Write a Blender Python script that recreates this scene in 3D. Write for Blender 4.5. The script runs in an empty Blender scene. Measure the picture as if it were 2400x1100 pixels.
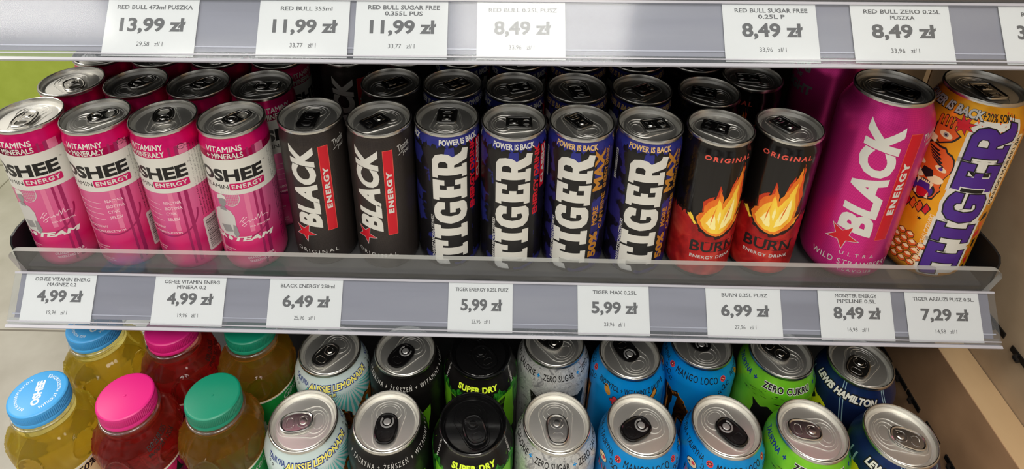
import bpy, bmesh, math, random
from mathutils import Vector, Matrix
random.seed(7)
C = bpy.context.scene.collection
PI = math.pi
MM = 0.001
ZC = 1250.0                       # camera height above the floor, mm

# ------------------------------------------------------------------ camera
cam_d = bpy.data.cameras.new('camera')
cam = bpy.data.objects.new('camera', cam_d)
C.objects.link(cam)
AX = ((0.999790617, 0.017186609, -0.011105950),
      (0.017855679, -0.467643240, 0.883736938),
      (0.009994818, -0.883750203, -0.467852202))   # rows: shelf X, Y, Z in camera right/down/forward
m = Matrix.Identity(4)
for i in range(3):
    m[i][0], m[i][1], m[i][2] = AX[i][0], -AX[i][1], -AX[i][2]
m[2][3] = ZC * MM
cam.matrix_world = m
cam_d.sensor_width = 36.0
cam_d.lens = 1572.03 / 2400 * 36.0
cam_d.shift_x = (1200 - 1158.57) / 2400
cam_d.shift_y = (143.72 - 550) / 2400
cam_d.clip_start = 0.01
bpy.context.scene.camera = cam

# ------------------------------------------------------------------ light
sc = bpy.context.scene
vs = sc.view_settings
vs.view_transform = 'Standard'
vs.look = 'None'
vs.gamma = 1.0
vs.use_curve_mapping = False
vs.exposure = 0.0
w = bpy.data.worlds.new('shop_air')
sc.world = w
w.use_nodes = True
nt_ = w.node_tree
bg_ = nt_.nodes['Background']
bg_.inputs[1].default_value = 0.34


def wn(t, **kw):
    n = nt_.nodes.new(t)
    for k, v in kw.items(): setattr(n, k, v)
    return n


# the shop all round: pale ceiling, and an invented band of dark and bright noise to structure reflections
tcw, sep = wn('ShaderNodeTexCoord'), wn('ShaderNodeSeparateXYZ')
nt_.links.new(tcw.outputs['Generated'], sep.inputs[0])
az = wn('ShaderNodeMath', operation='ARCTAN2')
nt_.links.new(sep.outputs['X'], az.inputs[0]); nt_.links.new(sep.outputs['Y'], az.inputs[1])
cmb = wn('ShaderNodeCombineXYZ')
nt_.links.new(az.outputs[0], cmb.inputs[0])
ezs = wn('ShaderNodeMath', operation='MULTIPLY'); ezs.inputs[1].default_value = 0.6
nt_.links.new(sep.outputs['Z'], ezs.inputs[0]); nt_.links.new(ezs.outputs[0], cmb.inputs[1])
nz = wn('ShaderNodeTexNoise'); nz.inputs['Scale'].default_value = 3.4; nz.inputs['Detail'].default_value = 3
nt_.links.new(cmb.outputs[0], nz.inputs['Vector'])
band = wn('ShaderNodeValToRGB')
band.color_ramp.elements[0].position, band.color_ramp.elements[0].color = 0.42, (0.12, 0.11, 0.10, 1)
band.color_ramp.elements[1].position, band.color_ramp.elements[1].color = 0.60, (2.0, 1.95, 1.85, 1)
nt_.links.new(nz.outputs['Fac'], band.inputs[0])
ceil_ = wn('ShaderNodeMapRange', interpolation_type='SMOOTHSTEP')
ceil_.inputs['From Min'].default_value, ceil_.inputs['From Max'].default_value = 0.35, 0.6
nt_.links.new(sep.outputs['Z'], ceil_.inputs['Value'])
mxw = wn('ShaderNodeMix', data_type='RGBA')
nt_.links.new(ceil_.outputs[0], mxw.inputs['Factor']); nt_.links.new(band.outputs[0], mxw.inputs['A'])
mxw.inputs['B'].default_value = (1.0, 0.97, 0.92, 1)
nt_.links.new(mxw.outputs['Result'], bg_.inputs[0])


def lamp(x, y, z, sx, sy, L, col=(1.0, 0.95, 0.86)):
    d = bpy.data.lights.new('ceiling_lamp', 'AREA')
    d.shape = 'RECTANGLE'
    d.size, d.size_y = sx, sy
    d.energy = L * PI * sx * sy
    d.color = col
    o = bpy.data.objects.new('ceiling_lamp', d)
    o.location = (x, y, z)
    C.objects.link(o)
    return o


LZ = 2.75
lamp(0.12, -0.50, LZ, 0.62, 0.62, 13)
lamp(-1.75, -0.45, LZ, 0.60, 0.62, 13)
lamp(1.75, -0.50, LZ, 0.60, 0.62, 11)
lamp(0.12, -1.15, LZ, 0.62, 0.62, 15)
lamp(-1.00, -1.15, LZ, 0.62, 0.62, 14)
lamp(1.25, -1.15, LZ, 0.62, 0.62, 14)
lamp(-1.90, 0.90, LZ, 0.60, 1.2, 16)  # added lamp, brightens the floor and green wall at the left


# ------------------------------------------------------------------ materials
def lin(c):
    return tuple((v / 255 / 12.92) if v / 255 <= 0.04045 else ((v / 255 + 0.055) / 1.055) ** 2.4 for v in c)


def mat(name, rgb, metal=0.0, rough=0.4, spec=0.5, coat=0.0, trans=0.0, ior=1.45, alpha=1.0):
    m = bpy.data.materials.new(name)
    m.use_nodes = True
    b = m.node_tree.nodes['Principled BSDF']
    b.inputs['Base Color'].default_value = (*lin(rgb), 1)
    b.inputs['Metallic'].default_value = metal
    b.inputs['Roughness'].default_value = rough
    b.inputs['Specular IOR Level'].default_value = spec
    b.inputs['Coat Weight'].default_value = coat
    b.inputs['Coat Roughness'].default_value = 0.08
    b.inputs['Transmission Weight'].default_value = trans
    b.inputs['IOR'].default_value = ior
    b.inputs['Alpha'].default_value = alpha
    return m


def bsdf(m):
    return m.node_tree.nodes['Principled BSDF']


def N(m, t, **kw):
    n = m.node_tree.nodes.new(t)
    for k, v in kw.items():
        setattr(n, k, v)
    return n


def L(m, a, b):
    m.node_tree.links.new(a, b)


def coord(m, scale=(1, 1, 1), src='Object'):
    t = N(m, 'ShaderNodeTexCoord')
    mp = N(m, 'ShaderNodeMapping')
    mp.inputs['Scale'].default_value = scale
    L(m, t.outputs[src], mp.inputs['Vector'])
    return mp.outputs['Vector']


def ramp(m, fac, stops, interp='LINEAR'):
    r = N(m, 'ShaderNodeValToRGB')
    r.color_ramp.interpolation = interp
    e = r.color_ramp.elements
    while len(e) < len(stops):
        e.new(0.5)
    for k, (p, c) in enumerate(stops):
        e[k].position = p
        e[k].color = (*lin(c), 1)
    L(m, fac, r.inputs['Fac'])
    return r.outputs['Color']


def noise_mat(name, stops, scale, metal=0.0, rough=0.4, detail=3, stretch=(1, 1, 1), interp='LINEAR', distort=0.0, coat=0.0):
    m = mat(name, (128, 128, 128), metal, rough, coat=coat)
    n = N(m, 'ShaderNodeTexNoise')
    n.inputs['Scale'].default_value = scale
    n.inputs['Detail'].default_value = detail
    n.inputs['Distortion'].default_value = distort
    L(m, coord(m, stretch), n.inputs['Vector'])
    L(m, ramp(m, n.outputs['Fac'], stops, interp), bsdf(m).inputs['Base Color'])
    return m


def grad_z(name, z0, z1, stops, metal=0.45, rough=0.3, stripes=None):
    """printed colour that changes with the height on the can"""
    m = mat(name, (128, 128, 128), metal, rough)
    t = N(m, 'ShaderNodeTexCoord')
    s = N(m, 'ShaderNodeSeparateXYZ')
    L(m, t.outputs['Object'], s.inputs[0])
    r = N(m, 'ShaderNodeMapRange')
    r.inputs['From Min'].default_value = z0 * MM
    r.inputs['From Max'].default_value = z1 * MM
    L(m, s.outputs['Z'], r.inputs['Value'])
    L(m, ramp(m, r.outputs[0], stops), bsdf(m).inputs['Base Color'])
    return m


def dot_mat(name, dark, light, pitch, metal, rough, thr=0.5):
    """fine printed weave of slanted dots, wrapped round the can by angle and height"""
    m = mat(name, dark, metal, rough)
    t = N(m, 'ShaderNodeTexCoord')
    s = N(m, 'ShaderNodeSeparateXYZ')
    L(m, t.outputs['Object'], s.inputs[0])
    at = N(m, 'ShaderNodeMath', operation='ARCTAN2')
    L(m, s.outputs['X'], at.inputs[0])
    L(m, s.outputs['Y'], at.inputs[1])
    a1 = N(m, 'ShaderNodeMath', operation='MULTIPLY')
    L(m, at.outputs[0], a1.inputs[0])
    a1.inputs[1].default_value = 0.03 / (pitch * MM) * 2 * PI
    z1 = N(m, 'ShaderNodeMath', operation='MULTIPLY')
    L(m, s.outputs['Z'], z1.inputs[0])
    z1.inputs[1].default_value = 2 * PI / (pitch * MM)
    sa = N(m, 'ShaderNodeMath', operation='SINE')
    sz = N(m, 'ShaderNodeMath', operation='SINE')
    pl = N(m, 'ShaderNodeMath', operation='ADD')
    mi = N(m, 'ShaderNodeMath', operation='SUBTRACT')
    L(m, a1.outputs[0], pl.inputs[0]); L(m, z1.outputs[0], pl.inputs[1])
    L(m, a1.outputs[0], mi.inputs[0]); L(m, z1.outputs[0], mi.inputs[1])
    L(m, pl.outputs[0], sa.inputs[0]); L(m, mi.outputs[0], sz.inputs[0])
    mu = N(m, 'ShaderNodeMath', operation='MULTIPLY_ADD')
    L(m, sa.outputs[0], mu.inputs[0]); L(m, sz.outputs[0], mu.inputs[1])
    mu.inputs[2].default_value = 0.5
    L(m, ramp(m, mu.outputs[0], [(0.25, dark), (0.8, light)]), bsdf(m).inputs['Base Color'])
    return m


def clear_mat(name, tint=(250, 252, 255), haze=0.06, rough=0.06, hazecol=(200, 205, 210), gain=1.0):
    """thin clear plastic: see-through, Fresnel gloss and a little dust haze"""
    m = bpy.data.materials.new(name)
    m.use_nodes = True
    nt = m.node_tree
    nt.nodes.remove(nt.nodes['Principled BSDF'])
    out = nt.nodes['Material Output']
    tr = N(m, 'ShaderNodeBsdfTransparent'); tr.inputs[0].default_value = (*lin(tint), 1)
    df = N(m, 'ShaderNodeBsdfDiffuse'); df.inputs[0].default_value = (*lin(hazecol), 1)
    gl = N(m, 'ShaderNodeBsdfGlossy'); gl.inputs['Roughness'].default_value = rough
    fr = N(m, 'ShaderNodeFresnel')
    ge = N(m, 'ShaderNodeNewGeometry')                    # same reflectance entering and leaving the film
    io = N(m, 'ShaderNodeMapRange')
    io.inputs['To Min'].default_value = 1.5
    io.inputs['To Max'].default_value = 1 / 1.5
    L(m, ge.outputs['Backfacing'], io.inputs['Value'])
    L(m, io.outputs[0], fr.inputs['IOR'])
    mx = N(m, 'ShaderNodeMixShader'); mx.inputs[0].default_value = haze
    L(m, tr.outputs[0], mx.inputs[1]); L(m, df.outputs[0], mx.inputs[2])
    m2 = N(m, 'ShaderNodeMixShader')
    g = N(m, 'ShaderNodeMath', operation='MULTIPLY'); g.inputs[1].default_value = gain
    L(m, fr.outputs[0], g.inputs[0])
    L(m, g.outputs[0], m2.inputs[0]); L(m, mx.outputs[0], m2.inputs[1]); L(m, gl.outputs[0], m2.inputs[2])
    L(m, m2.outputs[0], out.inputs[0])
    return m


def liquid_mat(name, rgb, deep):
    """a bottle full of clear coloured drink"""
    m = mat(name, rgb, 0, 0.03, trans=1.0, ior=1.36)
    b = bsdf(m)
    lw = N(m, 'ShaderNodeLayerWeight'); lw.inputs[0].default_value = 0.35
    out = m.node_tree.nodes['Material Output']
    b.inputs['Base Color'].default_value = (*[v ** .38 for v in lin(rgb)], 1)
    tr = N(m, 'ShaderNodeBsdfTransparent'); tr.inputs[0].default_value = (*[v ** .55 for v in lin(rgb)], 1)
    tl = N(m, 'ShaderNodeBsdfTranslucent'); tl.inputs[0].default_value = (*lin(rgb), 1)
    df = N(m, 'ShaderNodeBsdfDiffuse'); df.inputs[0].default_value = (*lin(rgb), 1)
    a = N(m, 'ShaderNodeMixShader'); a.inputs[0].default_value = 0.5
    L(m, tl.outputs[0], a.inputs[1]); L(m, df.outputs[0], a.inputs[2])
    c_ = N(m, 'ShaderNodeMixShader'); c_.inputs[0].default_value = 0.30
    L(m, b.outputs[0], c_.inputs[1]); L(m, tr.outputs[0], c_.inputs[2])
    mx = N(m, 'ShaderNodeMixShader'); mx.inputs[0].default_value = 0.10
    L(m, c_.outputs[0], mx.inputs[1]); L(m, a.outputs[0], mx.inputs[2])
    L(m, mx.outputs[0], out.inputs[0])
    return m


M = {}
M['alu'] = mat('brushed_aluminium', (240, 239, 235), 1.0, 0.43)
M['alu_rim'] = mat('rim_aluminium', (214, 212, 206), 1.0, 0.27)
M['alu_tab'] = mat('tab_aluminium', (216, 214, 210), 1.0, 0.22)
M['lid_black'] = mat('black_lacquer_lid', (20, 20, 21), 0.4, 0.2, coat=1.0)
M['tab_black'] = mat('black_lacquer_tab', (14, 13, 14), 0.1, 0.2, coat=0.6)
M['tab_dark'] = mat('dark_metal_tab', (165, 165, 163), 1.0, 0.27)
M['white'] = mat('white_print', (214, 212, 204), 0.0, 0.38)
M['black'] = mat('black_print', (22, 20, 20), 0.0, 0.35)
M['red'] = mat('red_print', (206, 22, 40), 0.15, 0.35)
M['silver'] = mat('silver_print', (205, 205, 205), 0.8, 0.3)
M['gold'] = mat('gold_print', (205, 140, 52), 0.3, 0.35)
M['pale_gold'] = mat('pale_gold_print', (226, 186, 120), 0.2, 0.35)
M['grey'] = mat('grey_print', (140, 138, 138), 0.0, 0.4)
M['lgrey'] = mat('light_grey_print', (196, 194, 190), 0.0, 0.4)
M['pink_can'] = grad_z('pink_can_print', 5, 80, [(0.0, (226, 84, 136)), (0.3, (215, 30, 110)), (0.62, (226, 92, 150)), (1.0, (226, 110, 160))], 0.45, 0.3)
M['magenta_can'] = mat('magenta_can_print', (222, 12, 110), 0.5, 0.28)
M['magenta'] = mat('magenta_print', (205, 20, 100), 0.3, 0.35)
M['band_dark'] = mat('dark_pink_stripe_print', (170, 40, 100), 0.5, 0.28)
M['band_light'] = mat('light_pink_stripe_print', (236, 130, 170), 0.4, 0.3)
M['pale_pink'] = mat('pale_pink_print', (240, 200, 212), 0.0, 0.4)
M['weave'] = dot_mat('dark_grey_weave_print', (34, 30, 30), (78, 70, 66), 1.1, 0.5, 0.34)
M['pinkweave'] = dot_mat('pink_weave_print', (196, 18, 120), (238, 64, 156), 1.3, 0.62, 0.3)
M['tiger'] = noise_mat('black_blue_splash_print', [(0.0, (20, 18, 22)), (0.55, (22, 20, 24)), (0.57, (40, 44, 120)), (1.0, (52, 56, 140))], 55, 0.35, 0.3, 4)
M['tigermax'] = noise_mat('black_violet_splash_print', [(0.0, (22, 18, 30)), (0.5, (24, 20, 34)), (0.52, (44, 40, 110)), (1.0, (60, 50, 140))], 48, 0.35, 0.3, 4)
M['blue'] = mat('deep_blue_print', (50, 54, 140), 0.35, 0.3)
M['violet'] = mat('violet_print', (78, 40, 140), 0.2, 0.3)
M['burn'] = mat('glossy_black_print', (20, 16, 15), 0.35, 0.2, coat=0.4)
M['burnred'] = noise_mat('red_lava_print', [(0.25, (96, 14, 16)), (0.5, (190, 34, 34)), (0.75, (226, 84, 66))], 60, 0.4, 0.3, 5, distort=0.5)
M['char'] = mat('charred_edge_print', (40, 20, 16), 0.2, 0.4)
M['salmon'] = mat('salmon_print', (232, 92, 78), 0.2, 0.35)
M['fl_orange'] = noise_mat('flame_orange_print', [(0.3, (228, 82, 26)), (0.6, (244, 140, 40))], 90, 0.2, 0.35, 3, (1, 1, 0.25))
M['fl_red'] = noise_mat('flame_red_print', [(0.3, (190, 44, 22)), (0.7, (226, 84, 34))], 90, 0.2, 0.35, 3, (1, 1, 0.25))
M['fl_yellow'] = noise_mat('flame_yellow_print', [(0.3, (246, 160, 36)), (0.6, (254, 214, 70))], 90, 0.1, 0.35, 3, (1, 1, 0.25))
M['fl_pale'] = mat('flame_pale_print', (255, 240, 160), 0.0, 0.35)
M['orange'] = noise_mat('orange_juice_print', [(0.3, (232, 140, 20)), (0.55, (244, 168, 30)), (0.75, (250, 186, 48))], 30, 0.45, 0.28, 3)
M['orange2'] = mat('burnt_orange_print', (230, 96, 36), 0.2, 0.35)
M['cream'] = mat('cream_print', (240, 214, 170), 0.0, 0.4)
M['teal'] = mat('teal_print', (90, 200, 196), 0.2, 0.35)
M['paleteal'] = mat('pale_frost_print', (208, 226, 226), 0.3, 0.32)
M['navy'] = mat('navy_print', (30, 52, 130), 0.15, 0.35)
M['yellow'] = mat('yellow_print', (240, 228, 110), 0.0, 0.35)
M['mblack'] = mat('satin_black_print', (24, 22, 22), 0.4, 0.3)
M['dry'] = noise_mat('green_black_hatch_print', [(0.35, (10, 40, 14)), (0.5, (34, 120, 30)), (0.62, (60, 150, 40)), (0.75, (16, 50, 18))], 420, 0.3, 0.35, 4, (1, 1, 0.4))
M['lime'] = mat('lime_print', (124, 206, 40), 0.3, 0.3)
M['limetext'] = mat('lime_letter_print', (214, 240, 60), 0.0, 0.35)
M['wswirl'] = noise_mat('silver_white_swirl_print', [(0.36, (150, 150, 152)), (0.46, (214, 214, 212)), (0.55, (186, 188, 188)), (0.62, (222, 222, 220)), (0.7, (140, 142, 146))], 70, 0.5, 0.34, 5, distort=2.5)
M['sky'] = mat('sky_blue_print', (10, 142, 216), 0.35, 0.28)
M['claw_or'] = noise_mat('rust_orange_print', [(0.35, (120, 58, 30)), (0.6, (224, 140, 40))], 45, 0.2, 0.35, 3)
M['flower'] = mat('flower_red_print', (214, 60, 66), 0.0, 0.4)
M['green'] = noise_mat('acid_green_print', [(0.3, (78, 170, 24)), (0.5, (126, 210, 46)), (0.7, (150, 224, 66))], 28, 0.45, 0.28, 4)
M['ham'] = noise_mat('navy_teal_print', [(0.35, (22, 34, 74)), (0.55, (30, 50, 104)), (0.75, (24, 70, 84))], 22, 0.55, 0.28, 2)
M['stripe'] = mat('pale_blue_line_print', (150, 184, 200), 0.3, 0.35)
M['yel'] = mat('vivid_yellow_print', (220, 216, 30), 0.1, 0.35)
M['steel_black'] = mat('black_steel', (22, 23, 26), 0.2, 0.42)
M['steel_lit'] = noise_mat('lit_shelf_steel', [(0.3, (62, 62, 64)), (0.7, (74, 74, 76))], 30, 0.3, 0.4, 4)
M['rail'] = noise_mat('grey_rail_plastic', [(0.3, (122, 121, 131)), (0.5, (136, 135, 145)), (0.7, (146, 145, 152))], 30, 0.0, 0.38, 4, (0.12, 1.6, 1.6))
bsdf(M['rail']).inputs['Alpha'].default_value = 0.86
M['rail_edge'] = mat('rail_bead_plastic', (190, 190, 200), 0.0, 0.25, alpha=0.75)
M['clear'] = clear_mat('clear_rail_film', haze=0.05, rough=0.10, gain=0.5)
M['acrylic'] = clear_mat('clear_acrylic', haze=0.055, rough=0.05, hazecol=(190, 190, 186))
M['acrylic_edge'] = mat('acrylic_cut_edge', (186, 188, 184), 0.0, 0.3, alpha=0.62)
M['paper'] = mat('white_paper', (222, 221, 215), 0.0, 0.6)
M['ink'] = mat('dark_grey_ink', (72, 71, 70), 0.0, 0.6)
M['ink_glare'] = mat('glare_grey_ink', (120, 119, 116), 0.0, 0.6)  # paler ink paints in the fading by lamp glare
M['wood'] = noise_mat('light_wood_laminate', [(0.3, (186, 156, 118)), (0.7, (204, 176, 138))], 14, 0.0, 0.5, 5, (1, 0.15, 1))
M['board_shade'] = noise_mat('shaded_laminate', [(0.3, (152, 118, 88)), (0.7, (168, 132, 100))], 25, 0.0, 0.5, 5)
M['greige'] = noise_mat('grey_brown_laminate', [(0.3, (176, 152, 124)), (0.7, (190, 166, 138))], 25, 0.0, 0.5, 5)
M['peg'] = mat('black_peg_plastic', (18, 16, 16), 0.0, 0.45)
M['cap_blue'] = mat('blue_cap_plastic', (66, 158, 222), 0.0, 0.38)
M['cap_pink'] = mat('magenta_cap_plastic', (208, 32, 122), 0.0, 0.38)
M['cap_green'] = mat('green_cap_plastic', (14, 128, 100), 0.0, 0.38)
M['cap_print'] = mat('cap_white_print', (222, 232, 236), 0.0, 0.45)
M['liq_yellow'] = liquid_mat('yellow_drink', (255, 236, 92), (200, 170, 30))
M['liq_red'] = liquid_mat('red_drink', (238, 80, 66), (140, 24, 30))
M['liq_amber'] = liquid_mat('amber_drink', (255, 176, 62), (160, 92, 22))
M['pet'] = clear_mat('clear_pet_ridge', haze=0.03, rough=0.05, gain=1.6)
M['lab_cream'] = mat('cream_label_film', (236, 214, 160), 0.0, 0.4)
M['lab_pink'] = noise_mat('magenta_label_film', [(0.4, (200, 20, 96)), (0.6, (120, 12, 60))], 120, 0.0, 0.4, 4)
M['lab_green'] = noise_mat('green_label_film', [(0.35, (10, 110, 50)), (0.65, (30, 160, 70))], 40, 0.0, 0.35, 3)
M['offwhite'] = mat('off_white_paint', (176, 174, 168), 0, 0.6)
M['green_wall'] = noise_mat('lime_green_paint', [(0.3, (168, 186, 70)), (0.7, (178, 196, 80))], 20, 0.0, 0.6, 4)


# ------------------------------------------------------------------ mesh helpers (all in mm)
def obj(name, bm, mats, parent=None, angle=40, loc=None):
    for v in bm.verts:
        v.co *= MM
    me = bpy.data.meshes.new(name)
    bm.to_mesh(me)
    bm.free()
    for m_ in mats:
        me.materials.append(M[m_])
    for p in me.polygons:
        p.use_smooth = True
    me.set_sharp_from_angle(angle=math.radians(angle))
    o = bpy.data.objects.new(name, me)
    C.objects.link(o)
    if parent:
        o.parent = parent
    if loc:
        o.location = loc
    return o


def empty(name, loc=(0, 0, 0), rz=0.0):
    o = bpy.data.objects.new(name, None)
    o.empty_display_size = 0.02
    o.location = loc
    o.rotation_euler = (0, 0, rz)
    C.objects.link(o)
    return o


def tag(o, label, cat, group=None, kind=None):
    if label: o['label'] = label
    if cat: o['category'] = cat
    if group: o['group'] = group
    if kind: o['kind'] = kind
    return o


def P(x, y, z):
    """mm in the frame whose origin is the camera -> metres in the shop"""
    return (x * MM, y * MM, (z + ZC) * MM)


def box(bm, lo, hi, mi=0, bevel=0.0):
    vs_ = [bm.verts.new((x, y, z)) for x in (lo[0], hi[0]) for y in (lo[1], hi[1]) for z in (lo[2], hi[2])]
    fs = []
    for q in ((0, 1, 3, 2), (4, 6, 7, 5), (0, 4, 5, 1), (2, 3, 7, 6), (0, 2, 6, 4), (1, 5, 7, 3)):
        f = bm.faces.new([vs_[k] for k in q]); f.material_index = mi; fs.append(f)
    if bevel:
        es = list({e for f in fs for e in f.edges})
        r = bmesh.ops.bevel(bm, geom=es, offset=bevel, segments=2, profile=0.5, affect='EDGES')
        for f in r['faces']:
            f.material_index = mi
    return fs


def prism_x(bm, prof, x0, x1, mi=0):
    """closed Y-Z outline pulled along X"""
    a = [bm.verts.new((x0, y, z)) for y, z in prof]
    b = [bm.verts.new((x1, y, z)) for y, z in prof]
    n = len(prof)
    fs = [bm.faces.new(a), bm.faces.new(b[::-1])]
    for k in range(n):
        fs.append(bm.faces.new((a[k], b[k], b[(k + 1) % n], a[(k + 1) % n])))
    for f in fs:
        f.material_index = mi
    bmesh.ops.recalc_face_normals(bm, faces=fs)
    return fs


def lathe(bm, prof, seg=72, mi=0, mfn=None, rfn=None, cap0=False, cap1=False):
    rings = []
    for r, z in prof:
        if r < 1e-6:
            rings.append([bm.verts.new((0, 0, z))])
        else:
            ring = []
            for k in range(seg):
                t = 2 * PI * k / seg
                rr = rfn(r, z, t) if rfn else r
                ring.append(bm.verts.new((rr * math.sin(t), -rr * math.cos(t), z)))
            rings.append(ring)
    for i in range(len(rings) - 1):
        a, b = rings[i], rings[i + 1]
        mm = mfn(i) if mfn else mi
        for k in range(seg):
            k2 = (k + 1) % seg
            if len(a) == 1 and len(b) == 1: continue
            if len(a) == 1: f = bm.faces.new((a[0], b[k2], b[k]))
            elif len(b) == 1: f = bm.faces.new((a[k], a[k2], b[0]))
            else: f = bm.faces.new((a[k], a[k2], b[k2], b[k]))
            f.material_index = mm
    if cap0 and len(rings[0]) > 1:
        bm.faces.new(rings[0][::-1]).material_index = mi
    if cap1 and len(rings[-1]) > 1:
        bm.faces.new(rings[-1]).material_index = mi
    return rings


def tube(bm, pts, r, closed=True, sides=6, mi=0, up=Vector((0, 0, 1))):
    pts = [Vector(p) for p in pts]
    n = len(pts)
    rings = []
    for i in range(n):
        if closed:
            t = (pts[(i + 1) % n] - pts[i - 1]).normalized()
        else:
            t = (pts[min(i + 1, n - 1)] - pts[max(i - 1, 0)]).normalized()
        s = t.cross(up)
        if s.length < 1e-6: s = t.cross(Vector((1, 0, 0)))
        s.normalize()
        u = s.cross(t).normalized()
        rings.append([bm.verts.new(pts[i] + r * (math.cos(2 * PI * k / sides) * s + math.sin(2 * PI * k / sides) * u)) for k in range(sides)])
    for i in range(n if closed else n - 1):
        a, b = rings[i], rings[(i + 1) % n]
        for k in range(sides):
            bm.faces.new((a[k], a[(k + 1) % sides], b[(k + 1) % sides], b[k])).material_index = mi
    if not closed:
        bm.faces.new(rings[0][::-1]).material_index = mi
        bm.faces.new(rings[-1]).material_index = mi


def from_curve(cu):
    o = bpy.data.objects.new('tmp', cu)
    me = o.to_mesh()
    b = bmesh.new()
    b.from_mesh(me)
    o.to_mesh_clear()
    bpy.data.objects.remove(o)
    bpy.data.curves.remove(cu)
    return b


def text_bm(body, bold=0.0, shear=0.0, res=3, space=1.0, line=1.0):
    c = bpy.data.curves.new('t', 'FONT')
    c.body = body
    c.align_x = 'CENTER'
    c.shear = shear
    c.resolution_u = res
    c.space_character = space
    c.space_line = line
    if bold:                                   # heavier face: a chamfer round every stroke, pressed flat
        c.bevel_depth = bold
        c.bevel_resolution = 0
        c.fill_mode = 'FRONT'
    b = from_curve(c)
    if bold:
        dead = [f for f in b.faces if f.calc_center_median().z < -1e-5]
        bmesh.ops.delete(b, geom=dead, context='FACES')
        for v in b.verts: v.co.z = 0
        bmesh.ops.remove_doubles(b, verts=b.verts[:], dist=1e-5)
    return b


def fit(b, w=None, h=None):
    xs = [v.co.x for v in b.verts]; ys = [v.co.y for v in b.verts]
    x0, x1, y0, y1 = min(xs), max(xs), min(ys), max(ys)
    if w is None: w = h * (x1 - x0) / (y1 - y0)
    if h is None: h = w * (y1 - y0) / (x1 - x0)
    for v in b.verts:
        v.co.x = (v.co.x - (x0 + x1) / 2) * w / (x1 - x0)
        v.co.y = (v.co.y - (y0 + y1) / 2) * h / (y1 - y0)
        v.co.z = 0
    return b


def shape_bm(loops, extrude=0.0, bevel=0.0, bres=1):
    c = bpy.data.curves.new('s', 'CURVE')
    c.dimensions = '2D'
    c.fill_mode = 'BOTH'
    c.extrude = extrude
    c.bevel_depth = bevel
    c.bevel_resolution = bres
    for lp in loops:
        s = c.splines.new('POLY')
        s.points.add(len(lp) - 1)
        for p, q in zip(s.points, lp):
            p.co = (q[0], q[1], 0, 1)
        s.use_cyclic_u = True
    return from_curve(c)


def place(b, x, y, rot=0.0):
    cs, sn = math.cos(math.radians(rot)), math.sin(math.radians(rot))
    for v in b.verts:
        px, py = v.co.x, v.co.y
        v.co.x = px * cs - py * sn + x
        v.co.y = px * sn + py * cs + y
    return b


def merge(bm, b, mi):
    """append b to bm with one material slot"""
    vm = {v: bm.verts.new(v.co) for v in b.verts}
    for f in b.faces:
        try:
            g = bm.faces.new([vm[v] for v in f.verts])
            g.material_index = mi
        except ValueError:
            pass
    b.free()


class Art:
    """prints on a turned body: coordinates are arc mm (a, at radius R) and height z"""
    def __init__(self, bm, prof, R, slots):
        self.bm, self.prof, self.R, self.slots = bm, prof, R, slots

    def rad(self, z):
        p = self.prof
        for (r0, z0), (r1, z1) in zip(p, p[1:]):
            if z0 <= z <= z1 and z1 > z0:
                return r0 + (r1 - r0) * (z - z0) / (z1 - z0)
        return p[0][0] if z < p[0][1] else p[-1][0]

    def slot(self, name):
        if name not in self.slots: self.slots.append(name)
        return self.slots.index(name)

    def wrap(self, b, m_, layer):
        xs = [v.co.x for v in b.verts]; ys = [v.co.y for v in b.verts]
        if not xs: return
        step = 2.4
        x = math.floor(min(xs) / step) * step + step
        while x < max(xs):
            bmesh.ops.bisect_plane(b, geom=b.verts[:] + b.edges[:] + b.faces[:], plane_co=(x, 0, 0), plane_no=(1, 0, 0))
            x += step
        for r, z in self.prof:
            if min(ys) < z < max(ys):
                bmesh.ops.bisect_plane(b, geom=b.verts[:] + b.edges[:] + b.faces[:], plane_co=(0, z, 0), plane_no=(0, 1, 0))
        for v in b.verts:
            a, z = v.co.x, v.co.y
            r = self.rad(z) + 0.04 + 0.03 * layer
            t = a / self.R
            v.co = Vector((r * math.sin(t), -r * math.cos(t), z))
        for f in b.faces:
            f.normal_update()
            c = f.calc_center_median()
            if f.normal.dot(Vector((c.x, c.y, 0))) < 0: f.normal_flip()
        merge(self.bm, b, self.slot(m_))

    def text(self, s, a, z, w=None, h=None, m='white', rot=0, bold=0.0, shear=0.0, layer=2, res=3, space=1.0, line=1.0, arch=None):
        b = fit(text_bm(s, bold, shear, res, space, line), w, h)
        if arch:
            for v in b.verts: v.co.y += arch(v.co.x)
        self.wrap(place(b, a, z, rot), m, layer)

    def poly(self, loops, m, layer=1):
        self.wrap(shape_bm(loops), m, layer)

    def rect(self, a0, z0, a1, z1, m, layer=1):
        self.poly([[(a0, z0), (a1, z0), (a1, z1), (a0, z1)]], m, layer)

    def strip(self, zlo, zhi, m, layer=1, a0=None, a1=None, n=120):
        """band round the can between two height functions"""
        full = a0 is None
        if full: a0, a1 = -PI * self.R, PI * self.R
        b = bmesh.new()
        prev = None
        for k in range(n + 1):
            a = a0 + (a1 - a0) * k / n
            lo, hi = zlo(a), zhi(a)
            cuts = [lo] + [z for r, z in self.prof if lo < z < hi] + [hi]
            zs = []
            q = 6
            for j in range(q + 1):
                zs.append(lo + (hi - lo) * j / q)
            col = [b.verts.new((a, zz, 0)) for zz in zs]
            if prev:
                for j in range(q):
                    b.faces.new((prev[j], col[j], col[j + 1], prev[j + 1]))
            prev = col
        self.wrap(b, m, layer)


def ell(cx, cy, rx, ry, n=20, rot=0.0):
    c, s = math.cos(rot), math.sin(rot)
    return [(cx + rx * math.cos(2 * PI * k / n) * c - ry * math.sin(2 * PI * k / n) * s,
             cy + rx * math.cos(2 * PI * k / n) * s + ry * math.sin(2 * PI * k / n) * c) for k in range(n)]


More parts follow.
